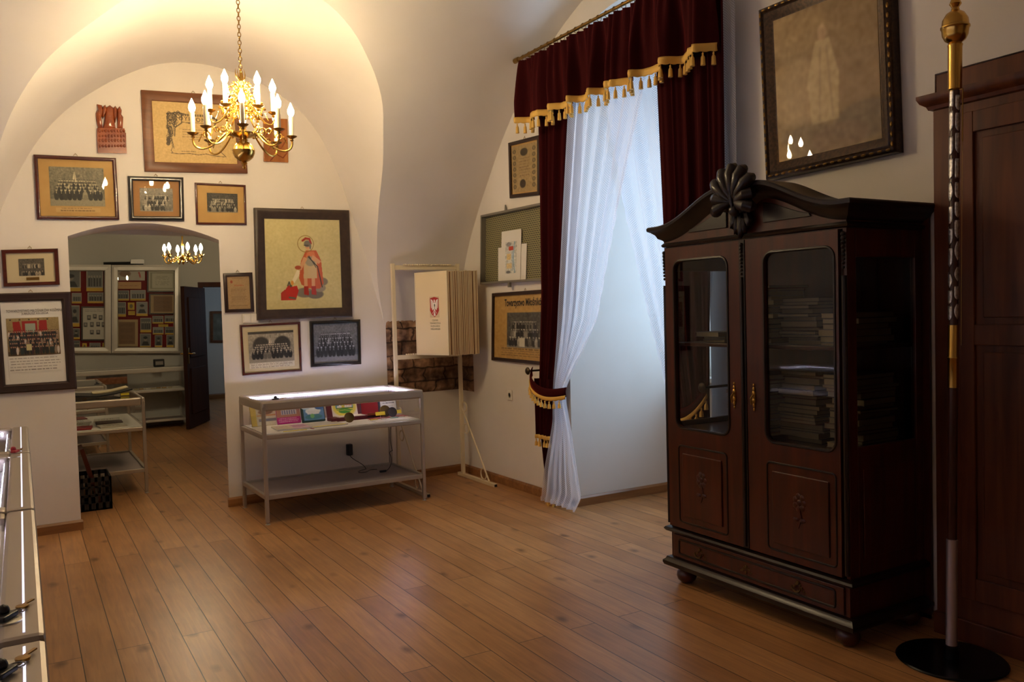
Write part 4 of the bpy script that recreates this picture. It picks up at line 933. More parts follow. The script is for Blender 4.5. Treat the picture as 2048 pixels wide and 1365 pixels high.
for a_, b_ in ((0, 1), (1, 2), (2, 3), (3, 0)):
    q = quad_inset(Q, .016); p0, p1 = q[a_], q[b_]; n = int((p1 - p0).length / .045)
    for k in range(n):
        p = p0 + (p1 - p0) * ((k + .5) / n); d = (p1 - p0).normalized()
        m.ball(mp.P(p.x, p.y, .033), .011, 8, sc=(.5, 1.3 if abs(d.x) > .5 else .6, .6 if abs(d.x) > .5 else 1.3))
m.build('carved_ornament', OLDBRASS, t, smooth=True)
# ------------------------------------------------------------------ curtains
def lerp_tab(tab, t):
    xs = [a_[0] for a_ in tab]; return float(np.interp(t, xs, [a_[1] for a_ in tab]))
def sheet(name, mats, parent, zs, left, right, xbase, pleats, amp, nu=90, nv=60, seed=0, uvscale=1.0, hem=None, xoff=None, ampf=None, fine=0.0):
    """Hanging cloth: zs = (top, bottom); left/right = tables z -> y; folds in x."""
    R = random.Random(seed); ph = [R.uniform(0, 6.28) for _ in range(4)]; rows = []; uvs = []
    for j in range(nv + 1):
        v = j / nv; z = zs[0] + (zs[1] - zs[0]) * v; yl, yr = lerp_tab(left, z), lerp_tab(right, z); row = []
        a_ = (ampf(z) if ampf else 1.0) * amp
        for i in range(nu + 1):
            u = i / nu; wob = u + .012 * math.sin(7 * u + ph[0]) + .006 * math.sin(3 * v + 11 * u + ph[1])
            s = math.sin(2 * PI * pleats * wob + ph[2] + .5 * math.sin(2.2 * v + ph[3])); s2 = math.sin(2 * PI * pleats * 1.73 * wob + ph[1])
            x = xbase + (fine * math.sin(2 * PI * pleats * 3.37 * wob + ph[0] + 1.5 * v) * (1 - .6 * v)) + a_ * (.75 * math.copysign(abs(s) ** .8, s) + .3 * s2) + (xoff(z, u) if xoff else 0)
            row.append((x, yl + (yr - yl) * u + .3 * a_ * math.cos(2 * PI * pleats * wob + ph[2]) * min(1, 4 * u) * min(1, 4 * (1 - u)), z))
            uvs.append((u * uvscale, v * (zs[0] - zs[1])))
        rows.append(row)
    m = MB(); m.grid(rows); o = m.build(name, mats, parent, smooth=True, angle=80, fix=False)
    me = o.data; uvl = me.uv_layers.new(name='UVMap'); vi = np.empty(len(me.loops), int); me.loops.foreach_get('vertex_index', vi)
    uvl.data.foreach_set('uv', np.array(uvs)[vi].ravel()); return o, rows
def tassel_mesh(mb, p, L=.05, r=.014):
    mb.lathe([(.0015, p[2]), (.0015, p[2] - .008), (.006, p[2] - .012), (.0055, p[2] - .02), (.0045, p[2] - .023), (r * .8, p[2] - .034), (r, p[2] - .012 - L)], (p[0], p[1], 0), 8)
def fringe(parent, path, hgt=.036, step=.055, L=.052, out=.006, nm='gold_fringe'):
    """Braid along a path (points on the lower hem) with tassels hanging from it."""
    P = [Vector(p) for p in path]; d = [0]
    for a_, b_ in zip(P[:-1], P[1:]): d.append(d[-1] + (b_ - a_).length)
    N = max(8, int(d[-1] / .012)); pts = []
    for k in range(N + 1):
        s = d[-1] * k / N; i = min(len(P) - 2, max(0, int(np.searchsorted(d, s) - 1))); t = (s - d[i]) / max(1e-9, d[i + 1] - d[i]); pts.append(P[i] * (1 - t) + P[i + 1] * t)
    m = MB(); rows = [[], [], [], []]
    for k, p in enumerate(pts):
        sc = .006 * abs(math.sin(k * .75)); rows[0].append((p.x - out, p.y, p.z + hgt * .55)); rows[1].append((p.x - out - .004, p.y, p.z + hgt * .2)); rows[2].append((p.x - out - .002, p.y, p.z - hgt * .15)); rows[3].append((p.x - out, p.y, p.z - hgt * .3 - sc))
    m.grid(rows); fr = m.build(nm, GOLD, parent, smooth=True, angle=80, solid=.004)
    k = 0; s = step * .4; proto = None
    while s < d[-1] - .01:
        i = min(len(P) - 2, max(0, int(np.searchsorted(d, s) - 1))); t = (s - d[i]) / max(1e-9, d[i + 1] - d[i]); p = P[i] * (1 - t) + P[i + 1] * t
        tm = MB(); tassel_mesh(tm, (p.x - out, p.y, p.z - hgt * .3), L); tm.build('tassel', GOLD, fr, smooth=True); s += step
    return fr
CXV = 3.43
# rod
rd_ = thing('curtain_rod', (CXV, 4.53, 3.49), 'brass curtain rod running along the wall above the claret valance', 'curtain rod')
m = MB(); m.tube([(CXV, 5.60, 3.495), (CXV, 3.40, 3.495)], .0125, 12); m.build('pole', OLDBRASS, rd_, smooth=True)
m = MB(); m.tube([(CXV, 5.60, 3.495), (CXV, 5.605, 3.495), (CXV, 5.66, 3.495)], [.0125, .02, .021], 14); m.build('end_cap', OLDBRASS, rd_, smooth=True)
for y in (5.50, 3.5):
    m = MB(); m.tube([(XR, y, 3.495), (CXV, y, 3.495)], .008, 8); m.lathe([(.025, 0), (.025, .006)], (XR - .006, y, 3.495), 16, axis=Matrix.Rotation(PI / 2, 3, 'Y')); m.build('bracket', OLDBRASS, rd_, smooth=True)
rp = None
for k in range(24):
    y = 5.53 - k * .088
    m = MB(); m.tube([(CXV + .021 * math.cos(t), y, 3.487 + .021 * math.sin(t)) for t in [2 * PI * j / 14 for j in range(14)]], .0025, 5, closed=True)
    m.tube([(CXV, y, 3.467), (CXV, y, 3.45)], .0018, 5); m.build('curtain_ring', OLDBRASS, rd_, smooth=True)
# valance
va = thing('valance', (CXV, 4.52, 3.0), 'gathered claret velvet valance with gold tasselled fringe across the top of the window niche', 'valance')
o, rows = sheet('valance_cloth', VELVET, va, (3.455, 3.0), [(3.0, 5.55), (3.46, 5.555)], [(3.0, 3.495), (3.46, 3.49)], CXV - .025, 8.5, .058, 340, 30, 5, ampf=lambda z: .22 + .78 * min(1, (3.455 - z) / .3) ** .7, fine=.014)
fringe(va, rows[-1][::3], .05, .06, .068)
# heading pleats on the valance give the small gathers under the rings
# claret side curtains
LEFTL = [(0.0, 5.53), (.5, 5.615), (1.0, 5.635), (1.7, 5.575), (3.4, 5.545)]
LEFTR = [(0.0, 5.42), (.5, 5.42), (.93, 5.34), (1.1, 5.28), (1.6, 5.14), (2.4, 5.06), (3.0, 4.985), (3.4, 4.97)]
vl = thing('velvet_curtain', (3.54, 5.3, .03), 'left claret velvet curtain, tied back above the floor in front of the corner', 'curtain')
ampL = lambda z: .55 + .45 * min(1, abs(z - 1.0) / .8)
o, rows = sheet('curtain_cloth', VELVET, vl, (3.40, .05), LEFTL, LEFTR, 3.56, 5, .034, 110, 70, 3, ampf=ampL, fine=.005)
fringe(vl, rows[-1][::4], .04, .05, .045)
o, rows = sheet('lower_flounce', VELVET, vl, (1.0, .535), [(.5, 5.635), (1.0, 5.64)], [(.5, 5.44), (1.0, 5.36)], 3.525, 4, .02, 60, 10, 4)
fringe(vl, rows[-1][::3], .034, .05, .05)
RL = [(0.0, 3.95), (.95, 3.93), (1.3, 4.0), (2.0, 4.06), (3.4, 4.11)]; RRt = [(0.0, 3.5), (3.4, 3.505)]
vr = thing('velvet_curtain', (3.54, 3.8, .03), 'right claret velvet curtain, partly hidden behind the bookcase', 'curtain')
o, rows = sheet('curtain_cloth', VELVET, vr, (3.40, .05), RL, [(0.0, 3.66), (1.0, 3.66), (1.95, 3.64), (2.15, 3.51), (3.4, 3.5)], 3.505, 5.5, .024, 110, 70, 8, ampf=ampL, fine=.004)
fringe(vr, rows[-1][::4], .04, .05, .045)
# lace curtains
def lace_panel(nm, label, left, right, z1, xb, pleats, seed, scal, lower=None):
    t = thing(nm, (xb, (lerp_tab(left, z1) + lerp_tab(right, z1)) / 2, z1), label, 'lace curtain')
    o, rows = sheet('net', LACE, t, (3.40, z1), left, right, xb, pleats, .022, 130, 90, seed, 1.0, xoff=lambda z, u: -.015 * math.exp(-((z - .93) / .25) ** 2))
    # scalloped border along the free edge and hem
    m = MB(); col = -1 if scal == 'R' else 0; a_, b_ = [], []
    for k, r in enumerate(rows):
        p = r[col]; sgn = -1 if scal == 'R' else 1; w_ = .004 + .012 * abs(math.sin(k * PI / 4)); a_.append((p[0] - .003, p[1] - sgn * .008, p[2])); b_.append((p[0] - .003, p[1] + sgn * w_, p[2]))
    m.grid([a_, b_]); m.build('scalloped_edge', PLAINLACE, t, fix=False)
    m = MB(); r = rows[-1]; m.grid([[(p[0] - .002, p[1], p[2] + .035) for p in r], [(p[0] - .002, p[1], p[2]) for p in r]]); m.build('hem', PLAINLACE, t, fix=False)
    return t
lace_panel('lace_curtain', 'left white net curtain gathered to the claret tieback, hanging to the floor', [(0.0, 5.52), (.3, 5.45), (.7, 5.30), (.95, 5.272), (1.62, 5.19), (2.4, 5.09), (3.0, 5.01), (3.4, 5.0)],
           [(0.0, 5.09), (.15, 4.97), (.5, 5.06), (.85, 5.14), (.95, 5.14), (1.1, 5.03), (1.464, 4.72), (2.215, 4.455), (3.0, 4.15), (3.4, 4.13)], .045, 3.485, 6, 11, 'R')
lace_panel('lace_curtain', 'right white net curtain sweeping down behind the bookcase', [(0.0, 3.98), (.6, 3.98), (.95, 4.03), (1.0, 4.05), (1.43, 4.21), (2.215, 4.459), (2.913, 4.62), (3.4, 4.65)],
           [(0.0, 3.68), (.95, 3.74), (1.95, 3.64), (2.15, 3.46), (3.4, 3.45)], .05, 3.56, 6, 13, 'L')
# tiebacks
def tieback(label, pts, knob, drop):
    t = thing('tieback', knob, label, 'tieback'); P = bezier(pts, 26); m = MB()
    m.grid([[(p[0], p[1], p[2] + .042) for p in P], [(p[0] - .008, p[1], p[2] + .01) for p in P], [(p[0] - .004, p[1], p[2] - .03) for p in P]]); m.build('band', VELVET, t, smooth=True, angle=80, solid=.006)
    fringe(t, [(p[0] - .006, p[1], p[2] - .035) for p in P], .03, .05, .05)
    m = MB(); m.lathe([(0, .0), (.02, 0.002), (.03, .010), (.03, .016), (.02, .026), (.008, .03), (0.0, .03)], (knob[0] - .03, knob[1], knob[2]), 18, axis=Matrix.Rotation(-PI / 2, 3, 'Y'))
    m.tube([(knob[0] - .03, knob[1], knob[2]), (XR, knob[1], knob[2])], .008, 8); m.build('wall_knob', mat('bronze_knob', rgb(74, 62, 46), .35, .8), t, smooth=True)
    return t
tieback('left claret tieback with gold tassels holding the net and velvet curtains', [(3.51, 5.645, 1.05), (3.42, 5.62, .97), (3.38, 5.36, .88), (3.38, 5.22, .90), (3.46, 5.10, .925)], (3.505, 5.645, 1.06), 0)
tieback('right gold fringed tieback seen through the left glass of the bookcase', [(3.50, 3.66, 1.05), (3.46, 3.67, .98), (3.43, 3.76, .87), (3.43, 3.86, .86), (3.50, 3.97, .88)], (3.49, 3.66, 1.06), 0)
# ------------------------------------------------------------------ glazed display cases
def display_case(name, label, L, D, H, deck, shelf, led=True, top_rim=0.03, loc=(0, 0, 0), rz=0, group=None, wide=None, metal=None, back_panel=False, bottom_board=True):
    """Local frame: x along the length (0..L), y depth (0 front .. D back)."""
    metal = metal or ALU
    t = thing(name, loc, label, 'display case', group, rz); WORLD[t.name] = (0, 0, 0)
    p = .028
    for i, (x, y) in enumerate(((p / 2, p / 2), (L - p / 2, p / 2), (p / 2, D - p / 2), (L - p / 2, D - p / 2))):
        m = MB(); m.bx(x - p / 2, x + p / 2, y - p / 2, y + p / 2, .016, H - .035); lg = m.build('leg', metal, t, bevel=.004)
        m = MB(); m.lathe([(.019, 0), (.019, .004), (.008, .007), (.008, .018)], (x, y, 0), 14); m.build('levelling_foot', mat('grey_foot', rgb(176, 172, 164), .5), lg, smooth=True)
    m = MB(); rim = wide or top_rim; hh = .07
    m.bx(0, L, 0, rim, H - hh, H); m.bx(0, L, D - rim, D, H - hh, H); m.bx(0, rim, rim, D - rim, H - hh, H); m.bx(L - rim, L, rim, D - rim, H - hh, H); m.build('top_frame', metal, t, bevel=.012)
    m = MB(); m.bx(rim - .004, L - rim + .004, rim - .004, D - rim + .004, H - .012, H - .006); m.build('top_glass', GLASS, t)
    e = .012
    m = MB(); m.add([(p, e, deck), (L - p, e, deck), (L - p, e, H - hh), (p, e, H - hh)], [(0, 1, 2, 3)]); m.build('front_glass', GLASS, t)
    for x in (e, L - e): m = MB(); m.add([(x, p, deck), (x, D - p, deck), (x, D - p, H - hh), (x, p, H - hh)], [(0, 1, 2, 3)]); m.build('side_glass', GLASS, t)
    m = MB(); m.add([(p, D - e, deck), (L - p, D - e, deck), (L - p, D - e, H - hh), (p, D - e, H - hh)], [(0, 1, 2, 3)]); m.build('back_panel', PAPER if back_panel else GLASS, t)
    m = MB(); m.bx(.004, L - .004, .004, D - .004, deck - .038, deck - .002); m.build('deck_frame', metal, t, bevel=.006)
    m = MB(); m.bx(p, L - p, p, D - p, deck - .002, deck + .002); m.build('deck_board', PAPER, t)
    m = MB(); r = .034
    m.bx(p, L - p, 0.002, .026, shelf, shelf + r); m.bx(p, L - p, D - .026, D - .002, shelf, shelf + r); m.bx(0.002, .026, p, D - p, shelf, shelf + r); m.bx(L - .026, L - .002, p, D - p, shelf, shelf + r); m.build('lower_rail', metal, t, bevel=.003)
    if bottom_board: m = MB(); m.bx(.024, L - .024, .024, D - .024, shelf + .012, shelf + .018); m.build('lower_shelf', mat('grey_board', rgb(150, 136, 132), .6), t)
    if led:
        def strip(a_, b_, nrm):
            a_, b_ = Vector(a_), Vector(b_); n = int((b_ - a_).length / .0165); d = (b_ - a_).normalized(); s = Vector((0, 0, 1)).cross(d); mm = MB(); mm.tube([a_, b_], .011, 6)
            for k in range(n): c = a_ + (b_ - a_) * ((k + .5) / n) + Vector(nrm) * .010; mm.ball(c, .0078, 6, 1)
            mm.build('led_strip', [WHITE, LED], t)
        strip((rim + .02, D - rim - .012, H - .03), (L - rim - .02, D - rim - .012, H - .03), (0, -.6, .6))
        if wide: strip((rim + .02, rim + .012, H - .03), (L - rim - .02, rim + .012, H - .03), (0, .6, -.3))
        strip((L - rim - .01, D - rim - .03, H - .03), (L - rim - .01, rim + .04, H - .03), (-.6, 0, .6))
    return t
def local(o):
    Mx = Matrix.Translation(o.location) @ Matrix.Rotation(o.rotation_euler.z, 4, 'Z'); return lambda x, y, z: tuple(Mx @ Vector((x, y, z)))
# the lit case against the end wall
DCX, DCY, DCA = 1.515, 6.235, math.atan(.018); DL, DD, DH, DK = 1.315, .70, .915, .672
dc = display_case('display_case', 'metal and glass display case lit by LED strips, against the end wall under the pictures', DL, DD, DH, DK, .185, True, .035, (DCX, DCY, 0), DCA)
LC = local(dc)
def slab(nm, label, cat, x, y, w, d, h, mtl, rot=0, tilt=0, z0=None, L_=LC, rz0=DCA, group=None, img=None, imsub=(0, 0, 1, 1), parts=None):
    """A flat thing lying (tilt 0) or leaning back (tilt in degrees) in a case; origin at its front lower edge centre."""
    z0 = (DK + .0025) if z0 is None else z0
    t = thing(nm, L_(x, y, z0), label, cat, group, rz0 + math.radians(rot)); WORLD[t.name] = (0, 0, 0)
    A = Matrix.Rotation(math.radians(tilt), 4, 'X'); f = lambda p: tuple(A @ Vector(p))
    m = MB(); v = [(sx * w / 2, yy, zz) for sx in (-1, 1) for yy in (0, d) for zz in (0, h)]
    m.add([f(q) for q in v], [(0, 1, 3, 2), (4, 6, 7, 5), (0, 4, 5, 1), (2, 3, 7, 6), (0, 2, 6, 4), (1, 5, 7, 3)]); b = m.build('cover' if img is not None else 'body', mtl, t)
    if img is not None:
        q = [f(((-.5 + u) * w, (1 - v_) * d, h + .0012)) for u, v_ in ((imsub[0], imsub[1]), (imsub[2], imsub[1]), (imsub[2], imsub[3]), (imsub[0], imsub[3]))]; paint('cover_picture', img, q, t)
    return t
def cover_pink():
    im = Img(60, 76, (176, 120, 150)); im.vgrad((150, 112, 150), (196, 140, 100)); im.rect(.0, .72, 1, 1, (190, 40, 140)); im.textlines(.05, .95, .76, .96, 3, (240, 220, 240), 2, .9, .4); im.rect(.2, .4, .85, .62, (200, 196, 210)); im.poly([(.15, .4), (.5, .3), (.9, .4)], (170, 60, 50)); 
    for k in range(6): im.rect(.24 + k * .1, .44, .28 + k * .1, .6, (120, 120, 170))
    im.poly([(.05, .35), (.1, .1), (.15, .35)], (90, 80, 150)); im.rect(.02, .35, .18, .66, (180, 130, 110)); return im.noise(6, 3)
def cover_green():
    im = Img(60, 76, (24, 62, 60)); im.rect(.08, .3, .96, .94, (96, 140, 196)); im.ell(.5, .55, .36, .16, (226, 236, 248)); im.rect(.25, .52, .75, .68, (220, 226, 236)); im.ell(.2, .4, .2, .08, (190, 214, 240)); im.ell(.78, .42, .2, .1, (70, 110, 180)); im.ell(.5, .8, .4, .12, (70, 130, 150)); im.ell(.45, .76, .1, .1, (120, 180, 120)); im.textlines(.3, .7, .06, .11, 1, (214, 220, 214), 1, .9); im.textlines(.12, .95, .15, .2, 1, (200, 206, 200), 2, .9, .6); im.textlines(.4, .6, .22, .26, 1, (200, 206, 200), 3, .9); return im.noise(4, 2)
def emblem():
    im = Img(110, 110, (232, 222, 220)); im.ell(.5, .5, .5, .5, (226, 214, 90)); im.ell(.5, .45, .37, .37, (84, 150, 206)); im.ell(.5, .6, .33, .22, (226, 206, 84)); im.ell(.5, .68, .27, .13, (70, 150, 60)); im.line([(.2, .62), (.5, .58), (.8, .66)], .02, (90, 160, 60)); im.line([(.24, .68), (.5, .64), (.76, .72)], .012, (232, 214, 90))
    im.rect(.22, .44, .4, .54, (236, 232, 230)); im.poly([(.3, .44), (.33, .26), (.36, .44)], (238, 236, 234)); im.poly([(.5, .46), (.53, .2), (.57, .46)], (60, 70, 90)); im.rect(.52, .4, .8, .54, (240, 236, 232)); im.poly([(.52, .42), (.58, .35), (.78, .38), (.82, .44)], (220, 130, 110)); im.rect(.18, .53, .84, .57, (70, 120, 60))
    for k in range(5): im.rect(.56 + .05 * k, .45, .58 + .05 * k, .5, (120, 110, 120))
    for k in range(40):
        a_ = 2 * PI * k / 40
        if abs(math.sin(a_ - PI / 2)) < .9: im.ell(.5 + .44 * math.cos(a_), .47 + .44 * math.sin(a_), .008, .008, (150, 140, 60))
    return im
pinkim = cover_pink()
slab('book', 'pale yellow booklet leaning at the left end of the lit case', 'book', .15, .52, .20, .195, .012, mat('yellow_cover', rgb(224, 206, 130), .5), 4, 72, img=Img(50, 60, (210, 204, 190)).noise(5, 2).rect(0, 0, .22, 1, (230, 206, 110)).ell(.65, .3, .3, .16, (84, 92, 70)).ell(.6, .44, .32, .12, (130, 96, 80)).rect(.25, .55, 1, .62, (196, 150, 110)).rect(.3, .72, 1, .84, (130, 130, 150)))
slab('book', 'pink and orange town book leaning in the lit case', 'book', .345, .50, .19, .195, .012, mat('pink_cover', rgb(190, 60, 140), .45), 0, 72, img=pinkim)
slab('book', 'dark green book with a blue misty picture leaning in the lit case', 'book', .538, .47, .19, .195, .022, mat('green_cover', rgb(20, 56, 54), .45), 0, 72, img=cover_green())
# red folder standing open with the town emblem
WINE = mat('wine_leatherette', rgb(88, 14, 28), .5)
fo = thing('emblem_folder', LC(.80, .45, DK + .0025), 'wine red folder standing open with a round town emblem on its white sheet', 'folder', None, DCA); WORLD[fo.name] = (0, 0, 0)
A = Matrix.Rotation(math.radians(70), 4, 'X'); g_ = lambda p: tuple(A @ Vector(p))
m = MB(); m.add([g_(q) for q in [(sx * .15, yy, zz) for sx in (-1, 1) for yy in (0, .197) for zz in (0, .015)]], [(0, 1, 3, 2), (4, 6, 7, 5), (0, 4, 5, 1), (2, 3, 7, 6), (0, 2, 6, 4), (1, 5, 7, 3)]); m.bx(-.155, .155, -.12, .0, .0, .03); m.build('cover', WINE, fo, bevel=.004)
paint('emblem', emblem(), [g_((-.105, .192, .0165)), (g_((.115, .192, .0165))), g_((.115, .012, .0165)), g_((-.105, .012, .0165))], fo)
m = MB(); m.bx(-.09, .14, -.11, -.005, .03, .034); m.build('lower_sheet', PAPER, fo)
mb_ = thing('medal_case', LC(1.032, .46, DK + .006), 'open dark case with red velvet lining and a bronze medal', 'case', None, DCA); WORLD[mb_.name] = (0, 0, 0)
m = MB(); m.bx(-.085, .085, -.10, .0, 0, .02); A2 = Matrix.Rotation(math.radians(78), 4, 'X')
m.add([tuple(A2 @ Vector(q)) for q in [(sx * .085, yy, zz) for sx in (-1, 1) for yy in (0, .17) for zz in (-.012, 0)]], [(0, 1, 3, 2), (4, 6, 7, 5), (0, 4, 5, 1), (2, 3, 7, 6), (0, 2, 6, 4), (1, 5, 7, 3)]); m.build('shell', mat('dark_leather', rgb(44, 20, 26), .5), mb_)
m = MB(); m.bx(-.078, .078, -.095, -.003, .02, .022); m.add([tuple(A2 @ Vector(q)) for q in ((-.076, .005, .001), (.076, .005, .001), (.076, .162, .001), (-.076, .162, .001))], [(0, 1, 2, 3)]); m.build('lining', REDVELVET, mb_)
m = MB(); m.lathe([(0, .022), (.042, .022), (.044, .026), (.04, .028), (0, .029)], (.0, -.05, 0), 24); m.build('medal', OLDBRASS, mb_, smooth=True)
slab('medal_box', 'slim dark blue box leaning behind the medals in the lit case', 'box', 1.155, .56, .09, .165, .012, mat('blue_cloth', rgb(30, 46, 66), .6), 0, 80)
BRONZE = mat('bronze_medal', rgb(116, 92, 52), .35, .9); DKB = mat('dark_bronze_medal', rgb(58, 48, 46), .4, .8)
def medal(label, x, y, r, mtl, lean=75):
    t = thing('medal', LC(x, y, DK + .0025), label, 'medal', None, DCA); WORLD[t.name] = (0, 0, 0)
    A = Matrix.Rotation(math.radians(lean), 3, 'X'); m = MB(); m.lathe([(0, -.003), (r * .96, -.003), (r, 0), (r * .94, .002), (r * .9, .001), (0, .003)], (0, 0, r + .006), 26, axis=A); m.build('disc', mtl, t, smooth=True)
    m = MB(); m.tube([(-r * .5, .0, 0.001), (-r * .5, .012, r * .5), (-r * .5, .03, .001)], .002, 5); m.tube([(r * .5, 0, .001), (r * .5, .012, r * .5), (r * .5, .03, .001)], .002, 5); m.build('stand', GLASS, t)
medal('large bronze medal on a small stand before the dark blue box', 1.10, .30, .05, BRONZE)
medal('dark bronze medal in front of the larger bronze one', 1.145, .255, .042, DKB)
medal('small bronze medal at the front edge before the emblem folder', .735, .17, .042, BRONZE)
im = Img(50, 66, (214, 210, 198)); im.textlines(.12, .88, .08, .2, 2, (130, 126, 116), 1, .7, .4); im.textlines(.15, .9, .34, .52, 2, (60, 60, 60), 2, .9, .5); im.textlines(.2, .8, .58, .8, 4, (140, 136, 126), 3, .7, .35)
slab('certificate_plaque', 'grey lettered award sheet in a dark folder leaning at the right of the lit case', 'certificate', 1.20, .46, .155, .19, .012, mat('dark_folder', rgb(50, 50, 56), .5), -2, 74, img=im, imsub=(.05, .04, .97, .98))
t = slab('medal_box', 'white padded tray with an oval bronze medal, right of the dark medal', 'box', 1.215, .36, .13, .10, .018, mat('cream_box', rgb(216, 206, 196), .6), 0)
m = MB(); m.lathe([(0, .019), (.036, .019), (.04, .022), (.03, .024), (0, .024)], (0, .05, 0), 24); m.build('medal', DKB, t, smooth=True)
slab('document_sheet', 'white sheet with enamel badges lying along the right front of the lit case', 'paper', 1.10, .06, .36, .17, .003, PAPER, 2)
for k, (x, y, w_) in enumerate(((.96, .215, .10), (1.04, .20, .07), (1.14, .215, .11), (1.21, .225, .08))):
    slab('badge', 'small enamel badge on the white sheet, ' + ('leftmost', 'second from left', 'third from left', 'rightmost')[k] + ' of four', 'badge', x, y - .02, w_ * .6, .028, .006, (mat('yellow_badge', rgb(214, 190, 70), .5), WHITE, mat('teal_badge', rgb(120, 160, 150), .4), mat('pale_badge', rgb(200, 186, 176), .5))[k], 3, z0=DK + .006)
YEL = mat('yellow_card', rgb(228, 206, 50), .6)
for x, y, lb_ in ((1.045, .27, 'upright yellow label card left of the dark medal'), (1.2, .29, 'upright yellow label card right of the dark medal')):
    t = slab('label_card', lb_, 'label', x, y, .085, .03, .002, YEL, 0, 70, z0=DK + .03); m = MB(); m.tube([(0, 0, -.026), (0, .004, .0)], .0015, 5); m.build('stand', WHITE, t)
slab('open_book', 'open glossy pink book lying at the left front of the lit case', 'book', .27, .10, .26, .24, .010, PAPER, -4, img=Img(50, 40, (206, 170, 180)).noise(8, 3, 2).rect(0, 0, .5, 1, (200, 190, 160)).textlines(.05, .45, .1, .9, 5, (150, 110, 130), 3).rect(.55, .1, .95, .6, (176, 130, 150)))
slab('document_sheet', 'grey leaflet with a yellow strip lying before the green book', 'paper', .56, .10, .27, .27, .004, PAPER, 3, img=Img(50, 40, (190, 184, 172)).textlines(.05, .95, .1, .6, 5, (140, 136, 130), 5).rect(0, .78, 1, .92, (226, 212, 90)))
slab('ribbon', 'narrow red ribbon lying between the open book and the grey leaflet', 'ribbon', .405, .06, .012, .24, .004, REDVELVET, 20)
slab('ribbon', 'short red ribbon lying beside the emblem folder', 'ribbon', .70, .13, .02, .20, .004, REDVELVET, 14)
slab('document_sheet', 'red felt sheet under the medals at the right of the lit case', 'felt', 1.12, .235, .34, .16, .003, REDVELVET, 0)
slab('label_card', 'yellow strip label in front of the open pink book', 'label', .26, .05, .18, .02, .003, YEL, 0)
# keys on the glass top
def keys(label, L_, x, y, z, rot=0, red=None):
    t = thing('key_ring', L_(x, y, z), label, 'keys', None, rot); WORLD[t.name] = (0, 0, 0)
    m = MB(); m.tube([(.014 * math.cos(2 * PI * k / 12), .014 * math.sin(2 * PI * k / 12), .004) for k in range(12)], .0016, 5, closed=True); m.build('ring', ALU2, t)
    m = MB(); m.lathe([(0, 0), (.013, .001), (.013, .006), (0, .007)], (.03, .008, 0), 12); m.box((.055, .012, .004), (.04, .007, .003)); m.build('key', OLDBRASS, t)
    m = MB(); m.bx(-.06, -.012, -.012, .012, .001, .012); m.ball((-.03, .01, .016), .014, 8); m.build('fob', red or BLACKP, t, bevel=.003)
    return t
keys('small keys with black and orange fobs on the lit case by the end wall', LC, .17, .13, DH + .001, .4, None)
# cable and adapter under the lit case
ad = thing('power_adapter', tuple(BACK.P(2.475, .30, .03)), 'black plug adapter on the wall under the lit display case', 'adapter')
m = MB(); m.prism([(2.45, .30), (2.50, .30), (2.50, .40), (2.45, .40)], .002, .05, lambda a_, b_, h: BACK.P(a_, b_, h)); m.build('housing', BLACKP, ad, bevel=.008)
m = MB(); P0 = BACK.P(2.475, .30, .03)
m.tube(bezier([P0, P0 + Vector((.02, -.02, -.05)), P0 + Vector((.05, -.2, -.04)), P0 + Vector((.05, -.26, -.088))], 10) + bezier([P0 + Vector((.05, -.26, -.088)), P0 + Vector((-.04, -.3, -.088)), P0 + Vector((-.12, -.36, -.088)), P0 + Vector((-.06, -.46, -.088)), P0 + Vector((.02, -.44, -.088)), P0 + Vector((.05, -.36, -.088)), P0 + Vector((.03, -.28, -.088)), P0 + Vector((.12, -.34, -.088))], 24), .0028, 6); m.build('cable', BLACKP, ad, smooth=True)
cs = thing('inline_switch_cable', LC(1.12, .36, .215), 'thin black cable with an inline switch hanging under the lit case', 'cable'); WORLD[cs.name] = (0, 0, 0)
cs.rotation_euler = (0, 0, DCA); z_ = -.28
m = MB(); m.bx(-.06, .0, .0, .016, -.01, .008); m.build('switch', BLACKP, cs, bevel=.004)
m = MB(); m.tube(bezier([(0, .008, 0), (.05, .0, .02), (.06, 0, .10), (.03, 0, .15)], 10) + bezier([(.03, 0, .15), (.08, .0, .2), (.06, 0, .1), (.05, 0, .2), (.02, 0, .30), (.07, .02, .395)], 16), .0028, 6); m.build('cable', BLACKP, cs, smooth=True)
